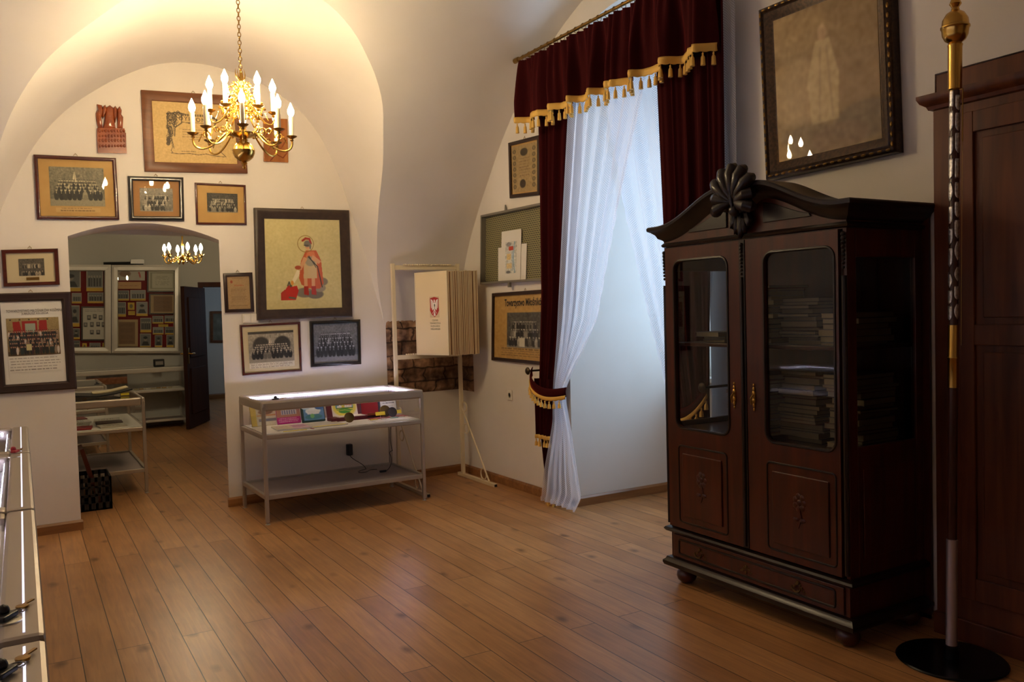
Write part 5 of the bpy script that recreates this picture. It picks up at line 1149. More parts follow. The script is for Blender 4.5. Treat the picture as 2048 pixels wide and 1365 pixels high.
# the row of cases along the left side
OVAL = mat('engraved_oval', rgb(200, 196, 180), .3, .9)
ys = [(4.68, 1.17), (3.25, 1.41), (1.91, 1.32), (.58, 1.31)]
for k, (y0, L_) in enumerate(ys):
    lab = ('farthest case of the row along the left, beside the jubilee poster', 'second farthest case of the row along the left, with round lock plate', 'third case of the row along the left with key ring on its rim', 'nearest case of the row along the left at the lower corner')[k]
    c = display_case('display_case', lab, L_ - .008, .70, .925, .70, .185, True, .03, (.02, y0 + .004, 0), PI / 2, 'display cases along the left side', wide=.085, back_panel=False)
    Lc = local(c); LL = L_ - .008
    m = MB(); m.bx(.03, LL - .03, .036, .0405, .925, .9262); m.build('led_leak_glow', LEDLEAK, c)  # added glowing strip imitates LED light leaking through the rim gap
    m = MB(); m.lathe([(0, .925), (.026, .925), (.026, .928), (.02, .929), (0, .929)], (LL - .12 if k % 2 else .12, .066, 0), 20); m.build('lock_plate', OVAL, c, smooth=True)
    R = random.Random(40 + k)
    for j in range(6):
        cc = R.choice([(206, 198, 180), (190, 180, 160), (150, 60, 50), (120, 130, 150), (222, 218, 206)])
        slab('document', 'papers and documents lying in the cases along the left side', 'document', .12 + (LL - .24) * (j + .5) / 6, .14 + R.uniform(0, .2), .15, .2, .004, mat('paper_%d_%d_%d' % cc, rgb(*cc), .7), R.uniform(-8, 8), 0, .7025, Lc, PI / 2, 'papers in the left display cases', img=Img(24, 30, cc).textlines(.1, .9, .1, .9, 7, (90, 84, 76), j))
    if k == 0: keys('keys with a red and black fob at the join of the two farthest left cases', Lc, .02, .05, .927, 1.2, mat('red_fob', rgb(170, 36, 46), .5))
    if k == 2: keys('black fobbed keys on the rim of the third left case', Lc, .16, .05, .9275, 1.0)
    if k == 3: keys('black fobbed keys on the nearest left case at the lower edge', Lc, LL - .14, .05, .9275, 1.0)
# ------------------------------------------------------------------ flip stand in the corner
fs = thing('flip_display_stand', (3.2, 6.96, 0), 'cream metal stand with many hinged display leaves standing in the corner before the stone patch', 'display stand')
SY = 6.96; SX0, SX1 = 2.885, 3.53
for x, nm in ((SX0, 'left'), (SX1, 'right')):
    m = MB(); m.bx(x - .016, x + .016, SY - .016, SY + .016, .03, 1.99); m.build('post', CREAM, fs, bevel=.003)
    m = MB(); m.bx(x - .016, x + .016, SY - .62, SY + .09, 0.0, .03); ft = m.build('foot', CREAM, fs, bevel=.003)
    m = MB(); m.bx(x - .013, x + .013, SY - .623, SY - .62, .004, .026); m.build('end_plug', BLACKP, ft)
    m = MB(); m.tube([(x, SY - .02, .64), (x, SY - .50, .035)], .007, 8)
    for yy, zz, r in ((SY - .06, .66, .045), (SY - .09, .46, .045), (SY - .40, .085, .05)): m.tube([(x, yy + r * math.cos(2 * PI * k / 18), zz + r * math.sin(2 * PI * k / 18)) for k in range(18)], .006, 6, closed=True)
    m.build('scroll_brace', CREAM, fs, smooth=True)
for z in (1.955, 1.15):
    m = MB(); m.bx(SX0, SX1, SY - .012, SY + .012, z - .02, z + .02)
    for k in range(22): m.bx(SX0 + .1 + k * .022, SX0 + .104 + k * .022, SY - .035, SY, z + .02, z + .03)
    m.build('crossbar', CREAM, fs)
LEAFM = mat('cream_board', rgb(226, 206, 166), .6); EDGE = mat('board_edge', rgb(132, 92, 52), .6)
NL = 18
for k in range(NL):
    t = k / (NL - 1); R = random.Random(k); hx_ = 3.085 + .35 * t; fxx = 3.215 + .31 * t + R.uniform(-.004, .004); fy = 6.545 + .03 * t; hy_ = 6.93
    d = Vector((fxx - hx_, fy - hy_, 0)); Lf = d.length; d.normalize(); nrm = Vector((d.y, -d.x, 0))
    if nrm.x > 0: nrm = -nrm
    o = Vector((hx_, hy_, 0)); z0, z1 = 1.165 + R.uniform(-.003, .003), 1.905 + R.uniform(-.004, .004)
    P_ = lambda a_, h, z: tuple(o + d * a_ + nrm * h + Vector((0, 0, z)))
    m = MB(); m.prism([(0.0, -.0045), (Lf, -.0045), (Lf, .0045), (0.0, .0045)], z0, z1, lambda a_, b_, h: P_(a_, b_, h)); lf = m.build('leaf', LEAFM, fs)
    m = MB()
    for a0_, a1_, y0, y1 in ((0, .014, z0, z1), (Lf - .014, Lf + .002, z0, z1), (.014, Lf - .014, z0, z0 + .014), (.014, Lf - .014, z1 - .014, z1)):
        m.prism([(a0_, -.0062), (a1_, -.0062), (a1_, .0062), (a0_, .0062)], y0, y1, lambda a_, b_, h: P_(a_, b_, h))
    m.build('leaf_border', LEAFM if k % 3 else CREAM, lf)
    m = MB(); m.prism([(0.004, .0064), (Lf, .0064), (Lf, .0092), (.004, .0092)] if k else [(0.0, -.0092), (Lf, -.0092), (Lf, -.0064), (0, -.0064)], z0 + .004, z1 - .004, lambda a_, b_, h: P_(a_, b_, h)) if k else m.prism([(0.0, -.0095), (Lf, -.0095), (Lf, -.0066), (0, -.0066)], z0, z1, lambda a_, b_, h: P_(a_, b_, h))
    m.build('backing_sheet', EDGE, lf)
    if k == 0:
        im = Img(70, 130, (206, 184, 146))
        sh = [(.06, .08), (.3, .05), (.5, .02), (.7, .05), (.94, .08), (.93, .5), (.97, .66), (.8, .84), (.5, .98), (.2, .84), (.03, .66), (.07, .5)]
        im.poly(sh, (176, 40, 34)); c = (232, 226, 214)
        for s in (-1, 1):
            im.poly([(.5 + s * .06, .34), (.5 + s * .2, .16), (.5 + s * .38, .12), (.5 + s * .36, .3), (.5 + s * .34, .5), (.5 + s * .2, .66), (.5 + s * .08, .56)], c)
            for j in range(5): im.line([(.5 + s * .38, .2 + .08 * j), (.5 + s * .16, .3 + .075 * j)], .012, (176, 40, 34))
            im.line([(.5 + s * .05, .66), (.5 + s * .2, .8)], .03, c)
        im.poly([(.42, .3), (.58, .3), (.6, .6), (.5, .72), (.4, .6)], c); im.ell(.5, .22, .08, .09, c); im.poly([(.5, .66), (.62, .9), (.5, .93), (.38, .9)], c); im.ell(.52, .42, .06, .08, (70, 80, 60)); im.line([(.5, .36), (.54, .62)], .025, (60, 66, 50))
        ah = .40 * Lf; paint('emblem', im, [P_(.185, .0055, 1.685), P_(.305, .0055, 1.685), P_(.305, .0055, 1.50), P_(.185, .0055, 1.50)], lf)
        for j, tx in enumerate(('CZŁONEK', 'TOWARZYSTWA', 'MUZEALNEGO', 'WIELKOPOLSKI')):
            lettering('lettering', tx, P_(.25, .006, 1.475 - .026 * j), d, (0, 0, 1), .02, INK, lf, width=(.075, .135, .115, .12)[j])
# ------------------------------------------------------------------ bookcase
FX, BXX, Y0, Y1 = 3.10, 3.648, 2.385, 3.56
CF = Plane((FX, 0, 0), (0, -1, 0), (-1, 0, 0))
bc = thing('bookcase', (3.36, 2.98, 0), 'dark mahogany glazed bookcase with carved shell crest standing before the side wall', 'bookcase')
def hbox(nm, x0, x1, y0, y1, z0, z1, mtl, par, bev=.004): m = MB(); m.bx(x0, x1, y0, y1, z0, z1); return m.build(nm, mtl, par, bevel=bev)
for x, y in ((FX + .055, Y0 + .06), (FX + .055, Y1 - .06), (BXX - .06, Y0 + .06), (BXX - .06, Y1 - .06)):
    m = MB(); m.lathe([(.022, 0), (.032, .004), (.05, .022), (.056, .042), (.052, .064), (.034, .082), (.03, .088), (.046, .094), (.05, .105)], (x, y, 0), 24); m.build('bun_foot', DARKWOOD, bc, smooth=True)
def ring_mold(nm, prof, par, mtl, x0=FX, y0=Y0, y1=Y1, xb=BXX):
    """Moulding round the front and both ends; prof = (outset, z)."""
    m = MB(); rows = []
    for o_, z in prof: rows.append([(xb, y1 + o_, z), (x0 - o_, y1 + o_, z), (x0 - o_, y0 - o_, z), (xb, y0 - o_, z)])
    m.grid(rows); return m.build(nm, mtl, par, smooth=True, angle=30)
ring_mold('base_moulding', [(0, .095), (.03, .097), (.036, .11), (.036, .122), (.024, .132), (.018, .145), (0.0, .15)], bc, BLACKWOOD)
ring_mold('waist_moulding', [(0, .285), (.02, .29), (.03, .302), (.024, .312), (.008, .32), (0, .322)], bc, BLACKWOOD)
ring_mold('frieze_moulding', [(0, 1.868), (.012, 1.872), (.018, 1.882), (.01, 1.892), (0, 1.896)], bc, BLACKWOOD)
# carcass
m = MB(); m.bx(BXX - .014, BXX, Y0 - .032, Y1 + .02, .04, 1.95); m.build('back_panel', DARKWOOD, bc)  # near edge widened: dark strip standing in for the shadow beside the wardrobe
m = MB(); m.bx(FX, BXX - .014, Y0 + .005, Y1 - .005, .10, .30); m.build('plinth', DARKWOOD, bc)
m = MB(); m.bx(FX, BXX - .014, Y0, Y1, 1.865, 1.985); m.build('frieze', DARKWOOD, bc)
for y0, y1, nm in ((Y0, Y0 + .022, 'near'), (Y1 - .022, Y1, 'far')):
    m = MB()
    for x0, x1, z0, z1 in ((FX, FX + .06, .30, 1.87), (BXX - .07, BXX - .014, .30, 1.87), (FX + .06, BXX - .07, .30, .9), (FX + .06, BXX - .07, 1.74, 1.87)): m.bx(x0, x1, y0, y1, z0, z1)
    m.build('side_panel', DARKWOOD, bc, bevel=.003)
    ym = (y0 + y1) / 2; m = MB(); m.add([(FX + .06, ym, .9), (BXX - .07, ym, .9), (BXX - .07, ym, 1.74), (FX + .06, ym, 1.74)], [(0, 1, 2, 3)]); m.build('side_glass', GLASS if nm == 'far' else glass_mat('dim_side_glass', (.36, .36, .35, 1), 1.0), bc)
    m = MB(); s = -1 if nm == 'near' else 1; yy = y0 if nm == 'near' else y1
    m.bx(FX + .09, BXX - .10, yy, yy + s * .006, .40, .80); m.build('raised_panel', DARKWOOD, bc, bevel=.004)
for z in (.872, 1.345): hbox('shelf', FX + .03, BXX - .016, Y0 + .024, Y1 - .024, z - .018, z, DARKWOOD, bc, .002)
# drawer
m = MB(); m.prism([(-Y1 + .03, .155), (-Y0 - .03, .155), (-Y0 - .03, .28), (-Y1 + .03, .28)], 0.0, .010, lambda a_, b_, h: CF.P(a_, b_, h)); dw = m.build('drawer', DARKWOOD, bc, bevel=.003)
def bead(nm, a0_, a1_, z0, z1, r, h, rad, par, mtl):
    pts = []
    for cx_, cz_, s0 in ((a1_ - r, z1 - r, 0), (a0_ + r, z1 - r, 1), (a0_ + r, z0 + r, 2), (a1_ - r, z0 + r, 3)):
        for k in range(6): t = (s0 + k / 5) * PI / 2; pts.append(CF.P(cx_ + r * math.cos(t), cz_ + r * math.sin(t), h))
    m = MB(); m.tube(pts, rad, 6, closed=True); return m.build(nm, mtl, par, smooth=True)
bead('bead_moulding', -Y1 + .075, -Y0 - .075, .178, .258, .012, .010, .006, dw, BLACKWOOD)
DULLB = mat('dull_dark_brass', rgb(96, 74, 42), .45, .9)
def ornate_plate(par, a_, z, w, h, pull=True):
    m = MB()
    for k in range(9):
        t = k / 8 * 2 - 1; m.ball(CF.P(a_ + t * w / 2, z + .35 * h * math.cos(t * PI), .012), .007 - .003 * abs(t), 8, sc=(.5, 1.3, 1.1))
    m.ball(CF.P(a_, z + h * .4, .014), .011, 8, sc=(.5, 1, 1)); m.ball(CF.P(a_, z - h * .4, .014), .008, 8, sc=(.5, 1, 1)); hd = m.build('pull_plate' if pull else 'keyhole_plate', DULLB, par, smooth=True)
    if pull:
        m = MB(); m.tube([CF.P(a_ + w * .3 * math.cos(PI + PI * k / 10), z + .005 + h * .5 * math.sin(PI + PI * k / 10), .026) for k in range(11)], .004, 6); m.build('swing_handle', DULLB, hd, smooth=True)
ornate_plate(dw, -3.32, .215, .085, .05); ornate_plate(dw, -2.665, .215, .085, .05); ornate_plate(dw, -2.99, .215, .07, .035, False)
# doors
def rounded(a0_, a1_, z0, z1, r, n=7):
    inner, outer = [], []
    for cx_, cz_, s0 in ((a1_ - r, z1 - r, 0), (a0_ + r, z1 - r, 1), (a0_ + r, z0 + r, 2), (a1_ - r, z0 + r, 3)):
        for k in range(n): t = (s0 + k / (n - 1)) * PI / 2; inner.append((cx_ + r * math.cos(t), cz_ + r * math.sin(t)))
    return inner
def bookcase_door(a0_, a1_, ga0, ga1, pa0, pa1, hinge):
    GZ0, GZ1 = .888, 1.785; PZ0, PZ1 = .40, .745
    inner = rounded(ga0, ga1, GZ0, GZ1, .045); n = len(inner) // 4
    outc = [(a1_, 1.862), (a0_, 1.862), (a0_, .83), (a1_, .83)]
    m = MB(); rows = []
    outer = [outc[i // n] for i in range(len(inner))]
    for h in (0.0, .022):
        pass
    m.grid([[CF.P(*p, .0) for p in outer], [CF.P(*p, .02) for p in outer], [CF.P(*p, .02) for p in inner], [CF.P(*p, -.002) for p in inner]], closed=True)
    m.prism([(a0_, .328), (a1_, .328), (a1_, .83), (a0_, .83)], .0, .02, lambda a_, b_, h: CF.P(a_, b_, h))
    d = m.build('door', DARKWOOD, bc)
    bead('glazing_bead', ga0 - .006, ga1 + .006, GZ0 - .006, GZ1 + .006, .05, .02, .007, d, BLACKWOOD)
    m = MB(); m.add([CF.P(ga0, GZ0, .008), CF.P(ga1, GZ0, .008), CF.P(ga1, GZ1, .008), CF.P(ga0, GZ1, .008)], [(0, 1, 2, 3)]); m.build('door_glass', glass_mat('bookcase_glass', (.6, .6, .58, 1), 1.0), d)
    m = MB(); m.prism([(pa0, PZ0), (pa1, PZ0), (pa1, PZ1), (pa0, PZ1)], .02, .028, lambda a_, b_, h: CF.P(a_, b_, h)); pn = m.build('raised_panel', DARKWOOD, d, bevel=.006)
    bead('panel_bead', pa0 - .035, pa1 + .035, PZ0 - .035, PZ1 + .04, .02, .02, .005, d, BLACKWOOD)
    c = (pa0 + pa1) / 2; m = MB()
    for k in range(7): t = 2 * PI * k / 7; m.ball(CF.P(c + .025 * math.cos(t), .62 + .03 * math.sin(t), .028), .016, 8, sc=(.18, 1, 1))
    m.ball(CF.P(c, .62, .029), .015, 10, sc=(.25, 1, 1)); m.tube([CF.P(c, .60, .028), CF.P(c + .012, .55, .028), CF.P(c - .006, .50, .028)], .004, 6)
    for s in (-1, 1): m.ball(CF.P(c + s * .02, .54, .03), .018, 8, sc=(.3, 1, .55))
    m.build('carved_rosette', DARKWOOD, pn, smooth=True)
    ha = a1_ - .045 if hinge == 'L' else a0_ + .045
    m = MB()
    for z, r in ((1.03, .006), (1.05, .009), (1.072, .012), (1.09, .010), (1.108, .012), (1.13, .009), (1.15, .006)): m.ball(CF.P(ha, z, .023), r, 8, sc=(.5, 1, 1.3))
    m.tube([CF.P(ha, 1.1, .03), CF.P(ha, 1.085, .045), CF.P(ha, 1.055, .04)], .004, 6); m.build('escutcheon', OLDBRASS, d, smooth=True)
    return d
bookcase_door(-3.545, -2.995, -3.47, -3.083, -3.427, -3.136, 'L')
bookcase_door(-2.955, -2.415, -2.833, -2.442, -2.80, -2.475, 'R')
def half_column(nm, a_, par):
    m = MB(); m.prism([(a_ - .018, .33), (a_ + .018, .33), (a_ + .018, 1.862), (a_ - .018, 1.862)], .0, .024, lambda x_, b_, h: CF.P(x_, b_, h))
    for k in range(9): m.ball(CF.P(a_, 1.84 - .018 * k, .028), .011 - .0005 * k, 8, sc=(.8, 1, .9))
    m.tube([CF.P(a_, .34, .026), CF.P(a_, 1.68, .026)], .008, 8); return m.build(nm, BLACKWOOD, par, smooth=True, angle=50)
half_column('centre_post', -2.975, bc)
for a_ in (-Y1 + .006, -Y0 - .006):
    m = MB(); m.tube([CF.P(a_, .34, .012), CF.P(a_, 1.66, .012)], .012, 10)
    for k in range(9): m.ball(CF.P(a_, 1.84 - .018 * k, .016), .012 - .0005 * k, 8)
    m.build('corner_column', BLACKWOOD, bc, smooth=True)
# serpentine cornice
YC = 2.965
def zc(y):
    a_ = abs(y - YC); base = 1.985
    if a_ > .60: return base
    if a_ < .13: return base + .148 - .10 * ((.13 - a_) / .13) ** 2
    t = (a_ - .13) / .47; return base + .148 * (.5 + .5 * math.cos(PI * t ** .85))
ysm = list(np.linspace(Y0 - .085, Y1 + .085, 90)); prof = [(.004, -.085), (.012, -.075), (.03, -.065), (.04, -.045), (.058, -.03), (.072, -.022), (.074, -.008), (.068, 0), (.0, .002), (-.12, .0)]
ysm = list(np.linspace(Y1, Y0, 80)); rows = []
for o_, dz in prof:
    r_ = [(BXX, Y1 + o_, 1.985 + dz), (FX - o_, Y1 + o_, 1.985 + dz)] + [(FX - o_, y, zc(y) + dz) for y in ysm] + [(FX - o_, Y0 - o_, 1.985 + dz), (BXX, Y0 - o_, 1.985 + dz)]
    rows.append(r_)
m = MB(); m.grid(rows)
m.build('cornice', BLACKWOOD, bc, smooth=True, angle=40, fix=True)
m = MB(); m.bx(FX + .02, BXX, Y0 + .01, Y1 - .01, 1.975, 1.985); m.build('top_board', DARKWOOD, bc)
m = MB(); yl = list(np.linspace(Y0, Y1, 60)); m.grid([[(FX - .004, y, 1.89) for y in yl], [(FX - .004, y, zc(y) - .04) for y in yl], [(FX + .02, y, zc(y) - .04) for y in yl], [(FX + .02, y, 1.98) for y in yl]]); m.build('pediment_board', DARKWOOD, bc)
for s in (-1, 1):
    pts = [(-YC + s * .12, 1.935)] + [(-YC + s * (.12 + .27 * k / 10), 1.94 + (zc(YC + .12 + .34 * k / 10) - 1.985) * .62 * (1 - (k / 10) * .3)) for k in range(11)] + [(-YC + s * .40, 1.935)]
    m = MB(); m.prism(pts if s > 0 else pts[::-1], .004, .012, lambda a_, b_, h: CF.P(a_, b_, h)); m.build('carved_spandrel', BLACKWOOD, bc, bevel=.002)
# shell crest
m = MB(); nl = 9
for k in range(nl):
    t = PI * (-.08 + 1.16 * k / (nl - 1)); c_, s_ = math.cos(t), math.sin(t); Lr = .165 if 1 < k < nl - 2 else .135
    path = [CF.P(-YC + c_ * .01, 2.045 + s_ * .0, .085), CF.P(-YC + c_ * Lr * .35, 2.045 + s_ * Lr * .38, .10), CF.P(-YC + c_ * Lr * .7, 2.045 + s_ * Lr * .8, .10), CF.P(-YC + c_ * Lr * .86, 2.045 + s_ * Lr * 1.0, .085), CF.P(-YC + c_ * Lr * .9, 2.045 + s_ * Lr * 1.06, .065)]
    m.tube(path, [.010, .021, .031, .031, .018], 12)
m.ball(CF.P(-YC, 2.075, .06), .10, 18, sc=(.35, 1, .9)); m.build('shell_crest', BLACKWOOD, bc, smooth=True)
m = MB()
for dy, dz, r in ((-.052, .0, .036), (.05, -.005, .036), (0, -.03, .03)): m.ball(CF.P(-YC + dy, 2.035 + dz, .075), r, 14)
m.tube([CF.P(-YC - .002, 2.09, .10), CF.P(-YC + .004, 2.04, .10), CF.P(-YC, 2.0, .085)], [.012, .01, .006], 8); m.build('carved_fruit', BLACKWOOD, bc, smooth=True)
m = MB()
for dy, z0_, L_, wd in ((0, 1.99, .12, .03), (-.035, 1.995, .075, .028), (.035, 1.995, .075, .028), (-.018, 1.97, .08, .022), (.018, 1.97, .08, .022)):
    a_ = -YC + dy; q = dy * .6; rows = []
    for k in range(7):
        t = k / 6; w_ = wd * math.sin(PI * (.12 + .88 * t)) * (1 + .18 * math.cos(9 * t)) + .001; z = z0_ - L_ * t; rows.append([CF.P(a_ + q * t - w_, z, .03), CF.P(a_ + q * t - w_ * .5, z + .006, .046), CF.P(a_ + q * t, z, .05), CF.P(a_ + q * t + w_ * .5, z + .006, .046), CF.P(a_ + q * t + w_, z, .03)])
    m.grid(rows)
m.build('acanthus_leaf', BLACKWOOD, bc, smooth=True, solid=.006)
# books and papers on the shelves
OLDPAPER = mat('yellowed_pages', rgb(176, 162, 134), .8)
COLS = [(196, 186, 164), (206, 200, 186), (170, 158, 136), (150, 132, 104), (120, 110, 100), (186, 170, 130), (90, 70, 60), (140, 60, 44), (80, 84, 90), (212, 206, 196)]
BM = [mat('book_cover_%s' % 'abcdefghij'[i], rgb(*[v * .8 for v in c]), .65) for i, c in enumerate(COLS)]
R = random.Random(77)
def stack(x, y, z0, n, lab, grp, wid=.24, dep=.30, th=(.012, .03), y1=None):
    z = z0
    for k in range(n):
        h = R.uniform(*th); w_ = wid * R.uniform(.75, 1.0); d_ = dep * R.uniform(.8, 1.0)
        t = thing('book', (x + R.uniform(-.02, .02), y + R.uniform(-.015, .015), z), lab, 'book', grp, R.uniform(-.06, .06)); WORLD[t.name] = (0, 0, 0)
        mt = R.choice(BM)
        m = MB(); m.bx(-d_ / 2, d_ / 2, -w_ / 2, w_ / 2, 0, .002); m.bx(-d_ / 2, d_ / 2, -w_ / 2, w_ / 2, h - .002, h); m.bx(d_ / 2 - .003, d_ / 2, -w_ / 2, w_ / 2, 0.002, h - .002); m.build('cover', mt, t)
        m = MB(); m.bx(-d_ / 2 + .003, d_ / 2 - .003, -w_ / 2 + .003, w_ / 2 - .003, .002, h - .002); m.build('pages', OLDPAPER, t)
        z += h + .0006
SX = 3.36
stack(SX, 3.06, 1.346, 13, 'book or papers in the tall stack on the upper bookcase shelf, left door', 'upper shelf stack behind the left door')
stack(SX - .02, 3.335, 1.346, 3, 'book lying low at the far left of the upper bookcase shelf', 'low pile at the far left of the upper shelf', .20)
stack(SX, 2.76, 1.346, 12, 'book or papers in the left stack behind the right bookcase door, upper shelf', 'upper shelf left stack behind the right door', .22)
stack(SX, 2.53, 1.346, 6, 'book or papers in the low stack near the right end, upper bookcase shelf', 'upper shelf right stack', .20)
stack(SX, 3.10, .8725, 15, 'book or papers in the bottom stack behind the left bookcase door', 'bottom stack behind the left door', .26)
stack(SX, 2.76, .8725, 16, 'book or papers in the left bottom stack behind the right bookcase door', 'bottom left stack behind the right door', .26)
stack(SX, 2.515, .8725, 15, 'book or papers in the right bottom stack behind the right bookcase door', 'bottom right stack behind the right door', .19)
for k, (c, lab) in enumerate((((70, 120, 40), 'green booklet upright at the near end of the upper shelf'), ((190, 186, 180), 'white booklet upright at the near end of the upper shelf'), ((150, 40, 30), 'red and white box upright at the near end of the upper shelf'))):
    pass
# ------------------------------------------------------------------ wardrobe at the right edge
WX = 3.62
wd = thing('wardrobe', (3.9, 1.6, 0), 'tall brown wooden wardrobe at the right edge behind the banner pole', 'wardrobe')
WP = Plane((WX, 0, 0), (0, -1, 0), (-1, 0, 0)); WA, WB = -2.318, -.95
m = MB(); m.bx(WX, 4.2, -WB, 2.318, .08, 2.42); m.build('carcass', WARDWOOD, wd, bevel=.004)
m = MB(); m.bx(WX - .02, 4.2, -WB, 2.322, 0.0, .10); m.build('plinth', WARDWOOD, wd, bevel=.004)
m = MB(); prof = [(0, 2.40), (.014, 2.405), (.02, 2.42), (.04, 2.435), (.05, 2.455), (.05, 2.47), (.03, 2.475), (0, 2.476)]
rows = [[(3.652, 2.318 + o_, z), (WX - o_, 2.318 + o_, z), (WX - o_, -WB - .05, z)] for o_, z in prof]; m.grid(rows); m.build('cornice', WARDWOOD, wd, smooth=True, angle=30)
m = MB(); m.bx(WX + .005, 4.2, -WB, 2.305, 2.42, 2.56); m.build('top_block', WARDWOOD, wd, bevel=.004)
for a0_, a1_ in ((-2.18, -1.66), (-1.62, -1.08)):
    m = MB()
    for x0, x1, z0, z1 in ((a0_ - .01, a0_ + .055, .2, 2.36), (a1_ - .055, a1_ + .01, .2, 2.36), (a0_ + .055, a1_ - .055, 2.27, 2.36), (a0_ + .055, a1_ - .055, 1.34, 1.43), (a0_ + .055, a1_ - .055, .2, .3)):
        m.prism([(x0, z0), (x1, z0), (x1, z1), (x0, z1)], .0, .016, lambda a_, b_, h: WP.P(a_, b_, h))
    d = m.build('door', WARDWOOD, wd, bevel=.003)
    for z0, z1 in ((.33, 1.31), (1.46, 2.24)):
        m = MB(); m.prism([(a0_ + .09, z0), (a1_ - .09, z0), (a1_ - .09, z1), (a0_ + .09, z1)], .0, .009, lambda a_, b_, h: WP.P(a_, b_, h)); m.build('panel', WARDWOOD, d, bevel=.006)
m = MB(); m.lathe([(.01, 0), (.018, .006), (.018, .012), (.008, .016), (0, .017)], WP.P(-1.69, 1.1, .016), 16, axis=Matrix.Rotation(-PI / 2, 3, 'Y')); m.build('key_plate', OLDBRASS, wd, smooth=True)
# ------------------------------------------------------------------ banner pole
bn = thing('banner_pole', (3.368, 2.093, 0), 'tall wooden banner pole studded with silver plates on a round black base', 'banner pole'); WORLD[bn.name] = (0, 0, 0)
bn.rotation_euler = (0, math.radians(1.3), 0)
BASEM = mat('black_steel', rgb(22, 22, 24), .25, .6); POLEW = wood_mat('red_brown_pole', rgb(74, 32, 18), rgb(50, 20, 12), .3, 'z', 5); SILV = mat('engraved_silver', rgb(225, 222, 220), .38, 1.0, noise=((80, 80, 80), rgb(176, 174, 176), 3), bump=.4); STEELM = mat('grey_steel_tube', rgb(176, 166, 170), .35, .7)
m = MB(); m.lathe([(.0, .002), (.215, .002), (.218, .007), (.213, .012), (.03, .014), (.03, .05), (.026, .052), (.026, .07), (0, .07)], n=48); b = m.build('base_disc', BASEM, bn, smooth=True, angle=40); b.rotation_euler = (0, -math.radians(1.3), 0)
m = MB(); m.lathe([(.0225, .05), (.0225, .522), (.019, .524)], n=24); m.build('lower_tube', STEELM, bn, smooth=True)
m = MB(); m.lathe([(.019, .52), (.019, 2.55)], n=24); m.build('pole', POLEW, bn, smooth=True)
m = MB(); m.lathe([(.021, 1.17), (.0215, 1.29), (.0235, 1.295), (.0235, 1.30), (.0215, 1.305), (.021, 1.435)], n=24); m.build('brass_joint', BRASS, bn, smooth=True)
m = MB(); m.lathe([(.021, 2.42), (.027, 2.425), (.0275, 2.60), (.03, 2.61), (.022, 2.625)], n=24); m.build('ferrule', BRASS, bn, smooth=True)
m = MB(); m.lathe([(.02, 2.615), (.04, 2.63), (.05, 2.65), (.053, 2.675), (.057, 2.68), (.057, 2.686), (.053, 2.69), (.05, 2.715), (.036, 2.74), (.018, 2.752), (.014, 2.765), (.024, 2.78), (.016, 2.80), (.026, 2.83), (.02, 2.87), (.0, 2.91)], n=28); m.build('finial', BRASS, bn, smooth=True)
def plate(ang, z, w, h, sh):
    rows = []
    for j in range(9):
        v = j / 8; zz = z + h / 2 - h * v; ww = w * (1 if v < .62 or sh == 0 else math.sqrt(max(0, 1 - ((v - .62) / .38) ** 2))) * (.92 if j == 0 else 1) * (math.sin(PI * (.08 + .84 * v)) if sh == 2 else 1)
        rows.append([(.0207 * math.cos(ang + ww * (i / 6 - .5)), .0207 * math.sin(ang + ww * (i / 6 - .5)), zz) for i in range(7)])
    m = MB(); m.grid(rows); m.build('silver_plate', SILV, bn, smooth=True, solid=.0015)
R = random.Random(5)
for c in range(4):
    ang = math.atan2(-2.09, -3.37) + (-.85, .75, 2.3, 3.9)[c]; z = 2.385 - .02 * c
    while z > 1.47: h = R.uniform(.055, .085); plate(ang, z, 1.25, h, R.choice((1, 1, 0, 2))); z -= h + R.uniform(.01, .022)
m = MB(); m.tube([(.0, -.034, 2.42), (.0, -.034, 2.20)], .0028, 6); m.tube([(0, -.02, 2.42), (0, -.034, 2.42)], .003, 6); m.tube([(0, -.034, 2.2), (0, -.034, 1.35)], .0009, 4); m.build('cord_rod', OLDBRASS, bn)
# ------------------------------------------------------------------ the back room seen through the passage
LEADW = mat('pale_metal', rgb(206, 200, 190), .4, .4); REDBACK = mat('red_felt', rgb(120, 20, 26), .9)
def fpx(x, y, h=0.0): return FAR.at(130 + x / 6.203, 500 + y / 6.203, h)
def wall_case(label, x0, x1, y0, y1):
    q = [Vector(fpx(x0, y0, .1)), Vector(fpx(x1, y0, .1)), Vector(fpx(x1, y1, .1)), Vector(fpx(x0, y1, .1))]
    t = thing('wall_display_case', FAR.P((q[2].x + q[3].x) / 2, q[3].y, .05), label, 'display case')
    m = MB(); molding(m, FAR, q, [(0, 0), (0, .10), (.03, .105), (.075, .10), (.085, .07), (.085, .01)]); m.build('frame', LEADW, t)
    i = quad_inset(q, .08); m = MB(); m.add(to3(FAR, i, .012), [(0, 3, 2, 1)]); m.build('felt_backing', REDBACK, t)
    m = MB(); m.add(to3(FAR, i, .085), [(0, 3, 2, 1)]); m.build('glass', PICGLASS, t); return t
wall_case('left glazed wall case with red backing in the back room', -420, 572, 185, 1282)
wall_case('right glazed wall case with red backing in the back room, beside the dark door', 580, 1432, 188, 1282)
